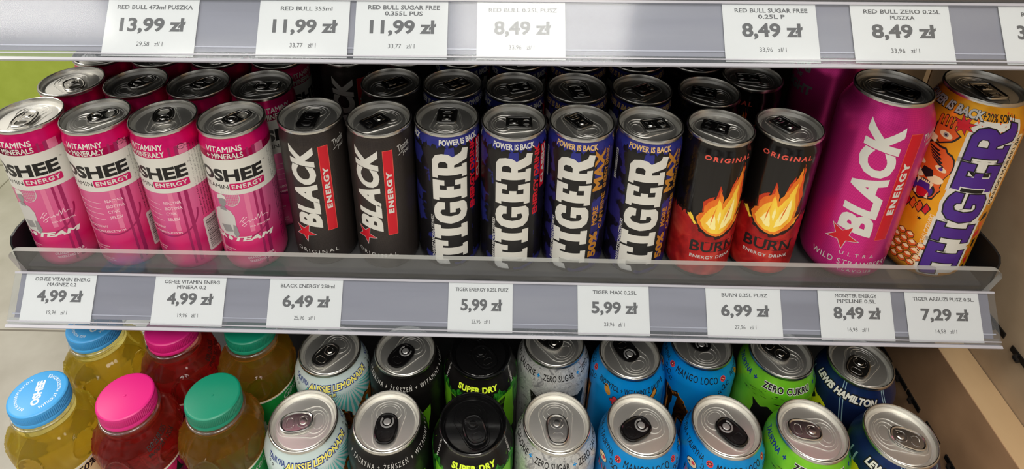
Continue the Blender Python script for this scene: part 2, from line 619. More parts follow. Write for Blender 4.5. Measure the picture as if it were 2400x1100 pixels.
def star(cx, cy, r, rot=90, inner=0.4, n=5):
    return [(cx + (r if k % 2 == 0 else r * inner) * math.cos(math.radians(rot + k * 180 / n)),
             cy + (r if k % 2 == 0 else r * inner) * math.sin(math.radians(rot + k * 180 / n))) for k in range(2 * n)]


def rrect(x0, y0, x1, y1, r, n=4):
    out = []
    for cx, cy, a in ((x1 - r, y1 - r, 0), (x0 + r, y1 - r, 90), (x0 + r, y0 + r, 180), (x1 - r, y0 + r, 270)):
        for k in range(n + 1):
            t = math.radians(a + 90 * k / n)
            out.append((cx + r * math.cos(t), cy + r * math.sin(t)))
    return out


# ------------------------------------------------------------------ cans
SLIM = [(20.5, 1.2), (22.4, 0.0), (23.0, 0.5), (24.2, 3.0), (25.3, 6.5), (25.5, 10.0), (25.5, 119.0), (25.4, 121.0), (24.9, 123.5),
        (24.2, 126.0), (23.8, 128.5), (23.8, 131.0)]
BIG = [(22.0, 2.0), (24.5, 0.0), (25.5, 0.6), (28.0, 4.0), (31.0, 8.0), (32.6, 12.5), (32.8, 16.0), (32.8, 145.0), (32.4, 148.5), (31.2, 152.0),
       (29.4, 156.0), (27.6, 160.0), (26.6, 162.5), (26.2, 164.5), (26.2, 165.5)]


def lid_profile(R, H):
    return [(R - 1.1, H - 3.6), (R - 0.2, H - 3.1), (R, H - 2.0), (R, H - 1.0), (R - 0.35, H - 0.25), (R - 0.9, H), (R - 1.5, H - 0.2),
            (R - 1.75, H - 0.9), (R - 2.1, H - 3.0), (R - 2.9, H - 5.8), (R - 3.3, H - 6.4), (R - 3.8, H - 6.5), (R - 4.3, H - 6.1),
            (R - 4.8, H - 4.6), (R - 5.3, H - 4.2), (0.0, H - 4.2)]


def make_lid(root, R, H, lidm, rimm, tabm, style, emblem=None):
    """can end with rolled rim, sunk wall, raised score line, and a riveted pull tab"""
    bm = bmesh.new()
    prof = lid_profile(R, H)
    lathe(bm, prof, 72, 0, mfn=lambda i: 1 if i < 8 else 0)
    zp = H - 4.2
    k = R / 25.0
    # tear panel bead and the teardrop recess bead (finger end points to -Y)
    pour = [(9.2 * k * math.cos(t), 8.6 * k + 7.4 * k * math.sin(t)) for t in [2 * PI * i / 28 for i in range(28)]]
    tube(bm, [(x, y, zp - 0.1) for x, y in pour], 0.55, True, 6, 0)
    inner = [(6.2 * k * math.cos(t), 10.2 * k + 4.0 * k * math.sin(t)) for t in [2 * PI * i / 22 for i in range(22)]]
    tube(bm, [(x, y, zp - 0.1) for x, y in inner], 0.34, True, 6, 0)
    drop = []
    for i in range(17):
        t = math.radians(-20 + 220 * i / 16)
        drop.append((12.4 * k * math.cos(t), 7.2 * k + 10.6 * k * math.sin(t)))
    drop += [(-9.6 * k, -8.0 * k), (-7.6 * k, -15.0 * k)]
    for i in range(1, 6):
        t = math.radians(200 + 140 * i / 6)
        drop.append((7.4 * k * math.cos(t), -14.6 * k + 4.2 * k * math.sin(t)))
    drop += [(7.6 * k, -15.0 * k), (9.6 * k, -8.0 * k)]
    tube(bm, [(x, y, zp - 0.05) for x, y in drop], 0.65, True, 6, 0)
    lid = obj('lid', bm, [lidm, rimm], root, 30)
    # tab: rolled outline with nose at +Y, finger end at -Y
    bm = bmesh.new()
    zt = zp + 1.7
    s = 1.0 if R < 26 else 1.12
    if style == 'square':
        out = rrect(-7.4, -13.6, 7.4, 6.0, 2.2)
        out = [(x * (1.0 if y < -5 else 1.0), y) for x, y in out]
    elif style == 'waist':
        out = []
        for i in range(40):
            t = i / 40 * 2 * PI
            x, y = 7.6 * math.sin(t), -4.6 + 10.6 * math.cos(t)
            x = math.copysign(abs(math.sin(t)) ** 0.55 * 7.8, math.sin(t))
            y = -4.6 + math.copysign(abs(math.cos(t)) ** 0.6 * 10.8, math.cos(t))
            x *= 0.84 + 0.16 * ((y + 3.5) / 9.5) ** 2
            out.append((x, y))
    else:
        out = []
        for i in range(40):
            t = i / 40 * 2 * PI
            x = math.copysign(abs(math.sin(t)) ** 0.75 * 7.7, math.sin(t))
            y = -4.8 + math.copysign(abs(math.cos(t)) ** 0.8 * 11.2, math.cos(t))
            out.append((x, y))
    hole = rrect(-4.4, -13.2, 4.4, -6.4, 2.8, 5)
    slot = [(4.5 * math.cos(t), -0.2 + 4.0 * math.sin(t)) for t in [math.radians(-200 + 220 * i / 12) for i in range(13)]]
    loops = [out]
    if style == 'ring': loops.append(hole)
    b = shape_bm(loops, 0.35, 0.15)
    for v in b.verts: v.co.z += zt
    merge(bm, b, 0)
    tube(bm, [(x * 0.95, (y + 4.6) * 0.95 - 4.6, zt + 0.1) for x, y in out], 1.05, True, 8, 0)
    if style == 'ring':
        tube(bm, [(x, y, zt + 0.1) for x, y in hole], 0.6, True, 6, 0)
    else:
        hh = rrect(-3.9, -12.0, 3.9, -7.0, 2.2, 5)
        tube(bm, [(x, y, zt + 0.35) for x, y in hh], 0.55, True, 6, 0)
    ei = 0
    mats = [tabm]
    if emblem: mats.append(emblem); ei = 1
    if style == 'square':
        cshape = [(3.0, -2.8), (-3.2, -2.8), (-3.2, 3.2), (3.2, 3.2), (3.2, 0.6)]
        tube(bm, [(x, y, zt + 0.4) for x, y in cshape], 0.5, False, 6, ei)
        for pr in ([(-2.4, -11.5), (-2.4, -7.5)], [(2.4, -11.5), (2.4, -7.5)], [(-2.4, -9.5), (2.4, -9.5)]):
            tube(bm, [(x, y, zt + 0.4) for x, y in pr], 0.4, False, 6, 0)
    else:
        arc = [(4.3 * math.cos(t), 0.2 + 4.3 * math.sin(t)) for t in [math.radians(-215 + 250 * i / 16) for i in range(17)]]
        tube(bm, [(x, y, zt + 0.42) for x, y in arc], 0.7 if emblem else 0.6, False, 6, ei)
    # legs hold the tab on the lid, rivet in the middle
    box(bm, (-3, -2.2, zp - 0.3), (3, 2.2, zt), 0)
    rb = bmesh.new()
    lathe(rb, [(2.6, zp), (2.6, zt + 0.7), (2.2, zt + 1.15), (0, zt + 1.35)], 20, 0)
    merge(bm, rb, ei)
    for v in bm.verts: v.co.x *= s; v.co.y *= s
    obj('pull_tab', bm, mats, lid, 35)
    return lid


def make_can(kind, size, body_mat, art, lid=('alu', 'alu_rim', 'alu_tab', 'ring', None), name='drink_can'):
    prof, R, H, rim = (SLIM, 25.5, 134.0, 25.0) if size == 's' else (BIG, 32.8, 168.0, 27.0)
    root = empty(name)
    bm = bmesh.new()
    slots = ['alu', body_mat]
    lathe(bm, prof, 96, 1, mfn=lambda i: 0 if i < 2 else 1, cap0=True)
    A = Art(bm, prof, R, slots)
    if art: art(A)
    obj('can_body', bm, slots, root, 50)
    make_lid(root, rim, H, *lid)
    return root


# ---- lettering drawn as outlines: heavy slab letters (unit cell: width x 1 high)
def slab(ch):
    if ch == 'I':
        return [[(0, 0), (.52, 0), (.52, .2), (.4, .2), (.4, .8), (.52, .8), (.52, 1), (0, 1), (0, .8), (.12, .8), (.12, .2), (0, .2)]], .52
    if ch == 'T':
        return [[(.18, 0), (.66, 0), (.66, .16), (.56, .16), (.56, .76), (.64, .76), (.64, .6), (.84, .6), (.84, 1), (.0, 1), (-.14, .9), (-.1, .55), (.1, .6), (.12, .76), (.28, .76), (.28, .16), (.18, .16)]], .84
    if ch == 'G':
        o = [(.8, .52), (.8, .12), (.66, .02), (.42, 0), (.2, .04), (.06, .18), (0, .5), (.06, .82), (.2, .96), (.42, 1), (.64, .96), (.8, .86), (.8, .66), (.54, .66), (.52, .76), (.42, .8), (.32, .74), (.28, .5), (.32, .26), (.42, .2), (.54, .24), (.54, .36), (.42, .36), (.42, .52)]
        return [o], .8
    if ch == 'E':
        o = [(0, 0), (.72, 0), (.72, .36), (.54, .36), (.54, .2), (.38, .2), (.38, .4), (.5, .4), (.5, .6), (.38, .6), (.38, .8), (.54, .8), (.54, .66), (.72, .66), (.72, 1), (0, 1), (0, .82), (.1, .82), (.1, .18), (0, .18)]
        return [o], .72
    if ch == 'R':
        o = [(0, 0), (.44, 0), (.44, .16), (.36, .16), (.36, .38), (.44, .38), (.58, .0), (.94, -.04), (.98, .14), (.86, .17), (.72, .42), (.82, .54), (.84, .72), (.78, .9), (.6, 1), (0, 1), (0, .84), (.1, .84), (.1, .16), (0, .16)]
        i = [(.36, .56), (.36, .82), (.5, .82), (.57, .76), (.57, .62), (.5, .56)]
        return [o, i], .92
    return [], 0


def slab_word(word, length, height, gap=.07):
    loops, x = [], 0.0
    for ch in word:
        lp, w_ = slab(ch)
        for l_ in lp: loops.append([(px + x, py) for px, py in l_])
        x += w_ + gap
    x -= gap
    return [[((px - x / 2) * length / x, (py - .5) * height) for px, py in l_] for l_ in loops]


def rot90(loops, a, z, k=1.0, kk=1.0):
    return [[(-py * kk + a, px * k + z) for px, py in l_] for l_ in loops]


def tiger_word(A, a, z, length, height, fill, edge, edge2=None):
    lp = slab_word('TIGER', length, height)
    if edge:
        for grow, mt, ly in ((3.2, edge, 1), (1.0, edge2, 2)):
            if not mt: continue
            outer = []
            for l_ in rot90(lp, a, z):
                # grow every outline by pushing vertices along their mean normals
                n = len(l_)
                area = sum(l_[k][0] * l_[(k + 1) % n][1] - l_[(k + 1) % n][0] * l_[k][1] for k in range(n))
                if n < 8: continue                              # counters close up
                sg = 1 if area > 0 else -1
                g = []
                for k in range(n):
                    p0, p1, p2 = Vector(l_[k - 1]), Vector(l_[k]), Vector(l_[(k + 1) % n])
                    d1 = (p1 - p0).normalized(); d2 = (p2 - p1).normalized()
                    nn = Vector((d1.y + d2.y, -d1.x - d2.x)) * sg
                    ln = nn.length
                    nn = nn.normalized() if ln > 1e-6 else Vector((0, 0))
                    g.append(tuple(p1 + nn * grow * min(1.5, 2 / max(ln, 0.6))))
                outer.append(g)
            for g in outer:
                A.poly([g], mt, ly)
    A.poly(rot90(lp, a, z), fill, 3)
    if edge:
        for l_ in rot90(lp, a, z):
            if len(l_) < 8:
                mx_, mz_ = sum(p[0] for p in l_) / len(l_), sum(p[1] for p in l_) / len(l_)
                A.poly([[(mx_ + (px - mx_) * .8, mz_ + (pz - mz_) * .8) for px, pz in l_]], edge, 4)


def jag(pts, amp, sub=4, seed=1):
    rnd = random.Random(seed)
    out = []
    n = len(pts)
    for k in range(n):
        p, q = pts[k], pts[(k + 1) % n]
        for j in range(sub):
            t = j / sub
            d = amp if j else amp * .4
            out.append((p[0] + (q[0] - p[0]) * t + rnd.uniform(-d, d), p[1] + (q[1] - p[1]) * t + rnd.uniform(-d, d)))
    return out


def claw_m(A, a, zt, outer, inner, s=1.0, seed=3):
    base = [(-24, 0), (-17, -5), (-12, -2), (-6, -9), (0, -20), (6, -9), (12, -2), (17, -5), (24, 0), (22, -22), (19, -60), (13, -95),
            (11, -58), (9, -30), (4, -34), (3, -80), (-3, -86), (-4, -34), (-9, -30), (-11, -62), (-14, -96), (-19, -62), (-22, -24)]
    A.poly([jag([(a + x * s, zt + y * s) for x, y in base], 1.1, 3, seed)], outer, 2)
    if inner:
        for sx in (-1, 1):
            core = [(sx * 16.5, -9), (sx * 12.5, -8), (sx * 13, -30), (sx * 15, -70), (sx * 17.5, -30)]
            A.poly([jag([(a + x * s, zt + y * s) for x, y in core], .9, 3, seed + 1)], inner, 4)


def curl(A, a, z, s, m='black', flip=1):
    pts = [(0, 0), (1.2, 2.2), (1.0, 4.6), (-.6, 5.8), (-2.0, 4.8), (-1.4, 3.6)]
    for (x0, y0), (x1, y1) in zip(pts, pts[1:]):
        d = Vector((x1 - x0, y1 - y0)).normalized() * .35
        A.poly([[(a + flip * s * (x0 - d.y), z + s * (y0 + d.x)), (a + flip * s * (x1 - d.y), z + s * (y1 + d.x)), (a + flip * s * (x1 + d.y), z + s * (y1 - d.x)), (a + flip * s * (x0 + d.y), z + s * (y0 - d.x))]], m, 2)
    A.poly([ell(a + flip * s * 2.0, z + s * 1.6, s * 1.3, s * .6, 10, flip * .7)], m, 2)
    A.poly([ell(a - flip * s * 1.2, z + s * 1.0, s * 1.2, s * .5, 10, -flip * .8)], m, 2)


def flower(A, a, z, r):
    A.poly([ell(a, z, r, r * .85, 18)], 'flower', 2)
    for k in range(8):
        t = 2 * PI * k / 8
        A.poly([ell(a + r * .52 * math.cos(t), z + r * .45 * math.sin(t), r * .36, r * .1, 8, t)], 'black', 3)
    A.poly([ell(a, z, r * .16, r * .16, 8)], 'cream', 4)


# ---- prints
def art_vitamin_common(A, top1, top2):
    A.strip(lambda a: 112.3, lambda a: 118.9, 'magenta_can', 1)
    A.strip(lambda a: 79.8, lambda a: 112.4, 'white', 2)
    A.strip(lambda a: 112.3, lambda a: 131.0, 'magenta_can', 1)
    for a0, a1, mt in ((17.0, 18.6, 'band_dark'), (21.4, 24.0, 'band_dark'), (24.0, 31, 'band_light')):
        A.rect(a0, 112.6, a1, 120.5, mt, 2)
    for a0, a1, mt, zl in ((16.2, 18.0, 'band_dark', 6), (20.6, 23.4, 'band_dark', 8), (-20, -17, 'band_light', 9), (9, 12.5, 'band_light', 42)):
        A.rect(a0, zl, a1, 79.7, mt, 1)
    A.text(top1, .4, 121.6, 28, 4.7, 'white', bold=.02, layer=3)
    A.text(top2, .4, 115.7, 28, 4.9, 'white', bold=.02, layer=3)
    A.text('OSHEE', 1.0, 98.0, 52, 11.6, 'black', bold=.045, layer=3)
    A.text('TM', 29.5, 103.6, 2.2, 1.2, 'black', layer=3, res=1)
    A.text('VITAMIN', -13.0, 87.2, 24.5, 3.9, 'black', layer=3)
    A.poly([rrect(.2, 84.2, 27.0, 90.6, 1.2)], 'magenta', 3)
    A.text('ENERGY', 13.6, 87.4, 23.5, 4.0, 'white', bold=.03, layer=4, space=1.15)
    # soft ring behind the lower print
    pts_o, pts_i = [], []
    for k in range(33):
        t = math.radians(180 + 180 * k / 32)
        pts_o.append((4 + 24 * math.cos(t), 60 + 24 * math.sin(t)))
        pts_i.append((4 + 22.6 * math.cos(t), 60 + 22.6 * math.sin(t)))
    A.poly([pts_o + pts_i[::-1]], 'band_dark', 1)


def barcode(A, a0, z0, a1, z1, seed=4):
    A.poly([rrect(a0, z0, a1, z1, 1.6)], 'lgrey', 2)
    rnd = random.Random(seed)
    z = z0 + 2.5
    while z < z1 - 2.5:
        h = rnd.choice((.35, .5, .8))
        A.rect(a0 + 1.6, z, a1 - 1.2, z + h, 'black', 3)
        z += h + rnd.choice((.4, .6, .9))


def tiny_lines(A, a0, z0, a1, z1, m='grey', n=5, seed=2):
    """small print running up the side of the can"""
    rnd = random.Random(seed)
    wds = ('energy drink', 'kcal 100 ml', 'woda', 'cukier', 'aromaty', 'witaminy', 'niacyna', 'tauryna')
    for k in range(n):
        a = a0 + (a1 - a0) * (k + .5) / n
        A.text(' '.join(rnd.choice(wds) for _ in range(5)), a, (z0 + z1) / 2, z1 - z0, (a1 - a0) / n * .62, m, rot=90, res=1, layer=2)


def art_vitamin_b(A):
    art_vitamin_common(A, 'WITAMINY', '+ MINERAŁY')
    for s, z, w_ in (('NIACYNA', 70.2, 12.8), ('BIOTYNA', 64.8, 12.8), ('CYNK', 59.6, 8.0), ('SELEN', 54.0, 9.0)):
        A.text(s, 4.2 + w_ / 2, z, w_, 2.9, 'pale_pink', bold=.01)
        A.poly([[(-16, z + .6), (.8, z - 1.4), (.8, z - 1.75), (-16, z + .2)]], 'pale_pink', 2)
        A.rect(-25, z - .3, -16, z + .6, 'pale_pink', 2)
    A.text('LEKKO GAZOWANY', -10.5, 45.4, 22, 2.6, 'pale_pink', bold=.01)
    A.text('O SMAKU POMARAŃCZOWYM', -4.5, 40.6, 34, 2.8, 'pale_pink', bold=.01)
    A.text('napój bez konserwantów\nz dodatkiem witamin', -13, 23, 19, 4.6, 'pale_pink', res=1)
    A.text('Energetyczność\n110 kcal / 250 ml', -10, 10.5, 15, 4, 'pale_pink', res=1)
    barcode(A, 29.4, 13, 43, 47)
    tiny_lines(A, 29.6, 50, 42, 118, 'black', 5)
    A.poly([ell(26.5, 119, 2.6, 2.6), ell(26.5, 119, 2.2, 2.2)], 'black', 3)
    A.text('puszka', 26.5, 119, 3.4, 1.2, 'black', res=1, layer=3)
    A.text('www', 31, 118.6, 4, 1.2, 'black', res=1, layer=3)


def art_vitamin_a(A):
    art_vitamin_common(A, 'VITAMINS', '+ MINERALS')
    # printed figure: racket, cap, head and shoulders in greys
    A.poly([ell(-1.5, 77, 7.4, 8.6, 26), ell(-1.5, 77, 6.8, 8.0, 26)], 'lgrey', 2)
    for k in range(-4, 5):
        hw = math.sqrt(max(0, 1 - (k * 1.6 / 8) ** 2)) * 6.8
        A.rect(-1.5 - hw, 77 + k * 1.6 - .09, -1.5 + hw, 77 + k * 1.6 + .09, 'lgrey', 2)
        hh = math.sqrt(max(0, 1 - (k * 1.4 / 6.8) ** 2)) * 8
        A.rect(-1.5 + k * 1.4 - .09, 77 - hh, -1.5 + k * 1.4 + .09, 77 + hh, 'lgrey', 2)
    A.poly([[(-18.5, 62), (-14, 65.5), (-9, 66), (-3.5, 64), (-.8, 58), (-1.2, 50), (-3.2, 44), (-3.0, 38), (-13, 38.4), (-19, 41), (-21, 52)]], 'lgrey', 3)
    A.poly([[(-3.4, 50), (-1.0, 49), (.2, 40), (-2.6, 36.5), (-4.6, 41)]], 'grey', 4)
    A.poly([[(-15, 48), (-6, 49.5), (-4.4, 43), (-12, 41)]], 'grey', 4)
    A.poly([ell(-9.2, 72.0, 3.3, 5.0, 18)], 'grey', 4)
    A.poly([[(-12, 67), (-7, 67), (-6.4, 63.6), (-12.6, 63.6)]], 'grey', 4)
    A.poly([[(-13.2, 74), (-12.6, 78.6), (-8.6, 79.8), (-5.6, 77.8), (-4.8, 74.8), (-8, 75.6)]], 'white', 5)
    # signature
    sig = [(2, 52), (6, 58), (8, 57), (4, 53), (7, 50), (5, 48), (3.4, 49.4), (9, 53.5), (10, 52), (12, 54), (12.4, 52.4), (14.4, 54.6), (14.6, 52.6), (16.6, 57.5), (17, 52.8), (19.4, 58), (19.6, 53.6), (22, 55), (24.5, 54)]
    for p, q in zip(sig, sig[1:]):
        d = Vector((q[0] - p[0], q[1] - p[1])).normalized() * .22
        A.poly([[(p[0] - d.y, p[1] + d.x), (q[0] - d.y, q[1] + d.x), (q[0] + d.y, q[1] - d.x), (p[0] + d.y, p[1] - d.x)]], 'pale_pink', 3)
    A.text('IGA ŚWIĄTEK', 17.5, 47.2, 16.5, 2.4, 'pale_pink', bold=.02)
    A.text('IGA', -18.6, 36.0, 13, 4.8, 'white', bold=.045)
    A.poly([ell(-8.6, 35.4, 2.2, 2.2, 16)], 'white', 3)
    A.text('TEAM', 10.6, 35.4, 32, 4.8, 'white', bold=.045, shear=.2)
    A.text('ORANGE FLAVOUR', 13.4, 15.2, 21.5, 2.5, 'pale_pink', bold=.015)
    A.text('SPARKLING DRINK', 14.6, 11.6, 21.5, 2.5, 'pale_pink', bold=.015)
    A.text('BEZ KONSERWANTÓW\nI SUBSTANCJI', -15, 22.5, 18, 4.6, 'pale_pink', res=1)
    tiny_lines(A, 34, 20, 46, 118, 'black', 5, 3)


def black_word(A, a, z, length, h, bar, en, k=1.0):
    A.text('BLACK', a, z, length, h, 'white', rot=90, bold=.05, shear=.2, layer=3)
    a0, z0, a1, z1 = bar
    A.rect(a0 - .4, z0 - .4, a1 + .4, z1 + .4, 'salmon', 2)
    A.rect(a0, z0, a1, z1, 'red', 3)
    A.text('ENERGY', (a0 + a1) / 2, en, 40 * k, (a1 - a0) * .62, 'white', rot=90, bold=.05, layer=4, space=1.25)


def art_black(A):
    black_word(A, -3.4, 82, 80, 19.5, (10.2, 38.5, 17.2, 119), 80)
    A.poly([star(-9.4, 36.5, 10.4, 62)], 'lgrey', 2)
    A.poly([star(-9.4, 36.5, 9.4, 62)], 'red', 3)
    A.text('ORIGINAL', -1.6, 16.5, 36, 3.8, 'lgrey', space=1.4, arch=lambda x: .002 * x * x)
    A.text('Thank', 27.5, 119.5, 11, 6.0, 'lgrey', rot=16, shear=.3, bold=.0)
    A.text('you!', 29.5, 113.5, 7.5, 5.0, 'lgrey', rot=16, shear=.3)
    A.poly([[(22, 112.6), (27, 115.4), (27, 115.0), (22.2, 112.0)]], 'lgrey', 2)


def art_pink(A):
    black_word(A, -3.9, 102, 104, 25, (13.0, 48, 22.0, 146), 97, 1.22)
    A.poly([star(-10.5, 46.5, 13.4, 62)], 'lgrey', 2)
    A.poly([star(-10.5, 46.5, 12.0, 62)], 'red', 3)
    A.text('WILD STRAWBERRY', 3.0, 21.6, 64, 5.6, 'lgrey', space=1.15)
    A.text('U L T R A', 4.0, 30.6, 26, 3.4, 'lgrey', space=1.2)
    A.text('FLAVOUR', 6.5, 14.6, 26, 2.8, 'lgrey', space=1.5)
    A.text('Thank', 31, 143, 13, 7, 'lgrey', rot=16, shear=.3)
    A.text('you!', 33, 136, 9, 6, 'lgrey', rot=16, shear=.3)
    for s, z, h_ in (('KING', 146, 8.2), ('THE', 137, 4), ('NIGHT', 126.5, 9)):
        A.text(s, -75, z, None, h_, 'silver', bold=.05)


def neck_text(A, a_list, m_, z=125.6):
    for a in a_list:
        A.text('POWER IS BACK', a, z, 34, 4.6, m_, bold=.035, layer=3)


def art_classic(phase):
    def f(A):
        A.strip(lambda a: 122.8 + 1.6 * math.sin(a * .9) + 1.2 * math.sin(a * 2.3), lambda a: 131, 'blue', 1)
        rnd = random.Random(5)
        A.poly([jag([(-22, 118), (-14, 124), (16, 124), (19, 112), (18, 60), (20, 8), (-15, 6), (-14, 60), (-17, 100)], 1.0, 5, 3)], 'black', 1)
        tiger_word(A, 0, 63.5, 110, 27.5, 'white', None)
        A.poly([jag([(-3, 121), (3, 122), (4, 114), (0, 111), (-4, 115)], .7, 3, 8)], 'blue', 2)
        A.text('ENERGY DRINK', 19.4, 92, 66, 5.4, 'red', rot=90, bold=.04, layer=3)
        A.rect(23.6, 82, 30.6, 122, 'red', 2)
        A.text('CLASSIC', 27.2, 103, 36, 4.6, 'lgrey', rot=90, bold=.05, layer=3, space=1.1)
        A.text('DARIUSZ MICHALCZEWSKI', -15.2, 34, 44, 2.6, 'lgrey', rot=90, bold=.02, shear=.2)
        for k in range(3):
            neck_text(A, [phase + k * 53.8], 'white')
        tiny_lines(A, 38, 20, 50, 100, 'grey', 5, 7)
    return f


def art_max(A):
    A.strip(lambda a: 122.8 + 1.6 * math.sin(a * .9) + 1.2 * math.sin(a * 2.3), lambda a: 131, 'blue', 1)
    A.poly([jag([(-20, 117), (-13, 123), (14, 123), (17, 112), (16, 60), (18, 8), (-15, 6), (-14, 60), (-17, 100)], 1.0, 5, 3)], 'black', 1)
    for q in (0, 1, 2):
        A.poly([jag([(14 + 2 * q, 108 - 34 * q), (22 + 2 * q, 112 - 34 * q), (24, 98 - 34 * q), (17, 94 - 34 * q)], 1.2, 3, 20 + q)], 'blue', 1)
    tiger_word(A, 0, 63.5, 110, 27.5, 'white', None)
    A.poly([jag([(-3, 121), (3, 122), (4, 114), (0, 111), (-4, 115)], .7, 3, 8)], 'blue', 2)
    A.text('MAX', 19.5, 104, 38, 9, 'gold', rot=90, bold=.05, layer=3, space=1.05)
    A.text('ENERGY DRINK', 27.0, 104, 38, 4.0, 'gold', rot=90, bold=.03, layer=3)
    A.text('50%', 20.0, 30, 26, 8, 'gold', rot=90, bold=.05, layer=3)
    A.text('MORE', 19.4, 60, 19, 5, 'gold', rot=90, bold=.04, layer=3)
    A.text('CAFFEINE', 26.4, 62, 36, 4.6, 'gold', rot=90, bold=.03, layer=3)
    A.text('DARIUSZ MICHALCZEWSKI', -15.2, 34, 44, 2.6, 'lgrey', rot=90, bold=.02, shear=.2)
    A.poly([rrect(-29.5, 88, -26.5, 116, .6)], 'lgrey', 2)
    for k in range(14):
        A.rect(-29, 90 + 1.8 * k, -27, 90.8 + 1.8 * k, 'black', 3)
    for k in range(3):
        neck_text(A, [k * 53.8], 'pale_gold')
    tiny_lines(A, 38, 20, 50, 100, 'grey', 5, 9)


def art_burn(A):
    top = lambda a: 52 + 14 * min(1, abs(a - 2) / 24) ** 2 + 1.2 * math.sin(a * 1.7) + .8 * math.sin(a * 3.1 + 1)
    A.strip(lambda a: 6.0, top, 'burnred', 1)
    A.strip(lambda a: top(a) - 2.4 - 1.2 * math.sin(a * 1.1), lambda a: top(a) + .8, 'char', 2)
    A.text('ORIGINAL', 2.2, 119.8, 37, 4.2, 'salmon', bold=.035, space=1.35, shear=.1)
    dx = 1.5
    hole = [(-19, 64), (-15.5, 58), (-13.5, 56.5), (-13, 52.5), (-9, 51), (-6, 47.5), (-1, 47), (2, 44.5), (6, 45.5), (9, 47.5), (13, 49), (18, 53), (22, 60), (24, 66), (16, 70), (-14, 70)]
    A.poly([jag([(x + dx, y - .8) for x, y in hole], .7, 3, 11)], 'char', 3)
    outer = [(-16, 63), (-13, 57), (-11, 54), (-6, 50), (0, 47.5), (5, 47), (9, 50), (14, 52.5), (18, 57), (22.5, 66), (17.5, 63), (18.6, 72), (17.5, 82), (15.2, 92), (15.8, 101), (14.0, 112.5), (12.5, 105), (9.2, 97.5),
             (7.0, 90.5), (3.4, 83.5), (2.2, 79.5), (1.4, 86), (-2.2, 92.5), (-2.0, 86), (-7.6, 81.5), (-11.6, 75.5), (-10.8, 70.5), (-14, 68)]
    for w_ in ([(12, 96), (15.5, 104), (14.6, 116), (17, 108), (17.6, 96), (20, 84), (18, 70), (8, 76)], [(-4, 84), (-2.4, 97), (-.4, 90), (2, 82), (-3, 76)], [(-12, 70), (-12.6, 80), (-9, 84), (-5, 86), (-6, 74)],
               [(4, 80), (7, 97), (10, 104), (11, 94), (8, 80)]):
        A.poly([jag([(x + dx, y) for x, y in w_], .5, 4, 18)], 'fl_red', 4)
    A.poly([jag([(x + dx, y) for x, y in outer], .45, 3, 12)], 'fl_orange', 5)
    mid = [(-12.5, 61), (-9, 54.6), (-3, 50.6), (4, 49.4), (10, 54), (15, 61), (16, 72), (13.4, 86), (13.6, 99), (10.6, 92), (8.6, 85), (5.0, 78.5), (2.6, 73.5), (1.0, 79), (-1.4, 84.5), (-2.4, 78.5), (-6.8, 74.5), (-9.6, 69)]
    A.poly([jag([(x + dx, y) for x, y in mid], .4, 3, 13)], 'fl_yellow', 6)
    for c_ in ([(-8, 60), (-3, 54.5), (0, 54), (-1, 62), (-3, 71), (-5, 67)], [(3, 54), (8, 57), (12, 63), (12.4, 73), (11.6, 83), (8.6, 76), (6, 69), (4, 62)], [(0, 64), (1.6, 60), (2.2, 68), (.6, 74)]):
        A.poly([jag([(x + dx, y) for x, y in c_], .35, 3, 14)], 'fl_pale', 7)
    for c_ in ([(6, 60), (7.2, 70), (10, 80), (8.4, 70)], [(-4.6, 58), (-4.2, 68), (-2.2, 77), (-3.4, 66)]):
        A.poly([[(x + dx, y) for x, y in c_]], 'fl_orange', 8)
    A.poly([jag([(-22, 64.5), (-19.5, 66), (-13, 57.5), (-15, 56)], .6, 3, 15)], 'fl_yellow', 5)
    A.poly([jag([(25.5, 70), (23.5, 64), (17, 55.5), (20.5, 57)], .6, 3, 16)], 'fl_yellow', 5)
    # BURN in dark serif capitals
    A.text('BURN', 4.0, 35.8, 38, 10.4, 'black', bold=.02, layer=3, arch=lambda x: -.0025 * x * x)
    for x in (-14.6, -4.8, -.4, 7.0, 13.2, 18.2):
        A.rect(4 + x - 3.4, 30.6, 4 + x + .2, 31.5, 'black', 3)
    for x in (-14.6, -4.8, .6, 7.0, 13.2, 20.4):
        A.rect(4 + x - 3.4, 40.2, 4 + x + .2, 41.0, 'black', 3)
    A.text('ENERGY DRINK', 4.0, 25.0, 36, 3.2, 'lgrey', bold=.025, layer=3, space=1.15)


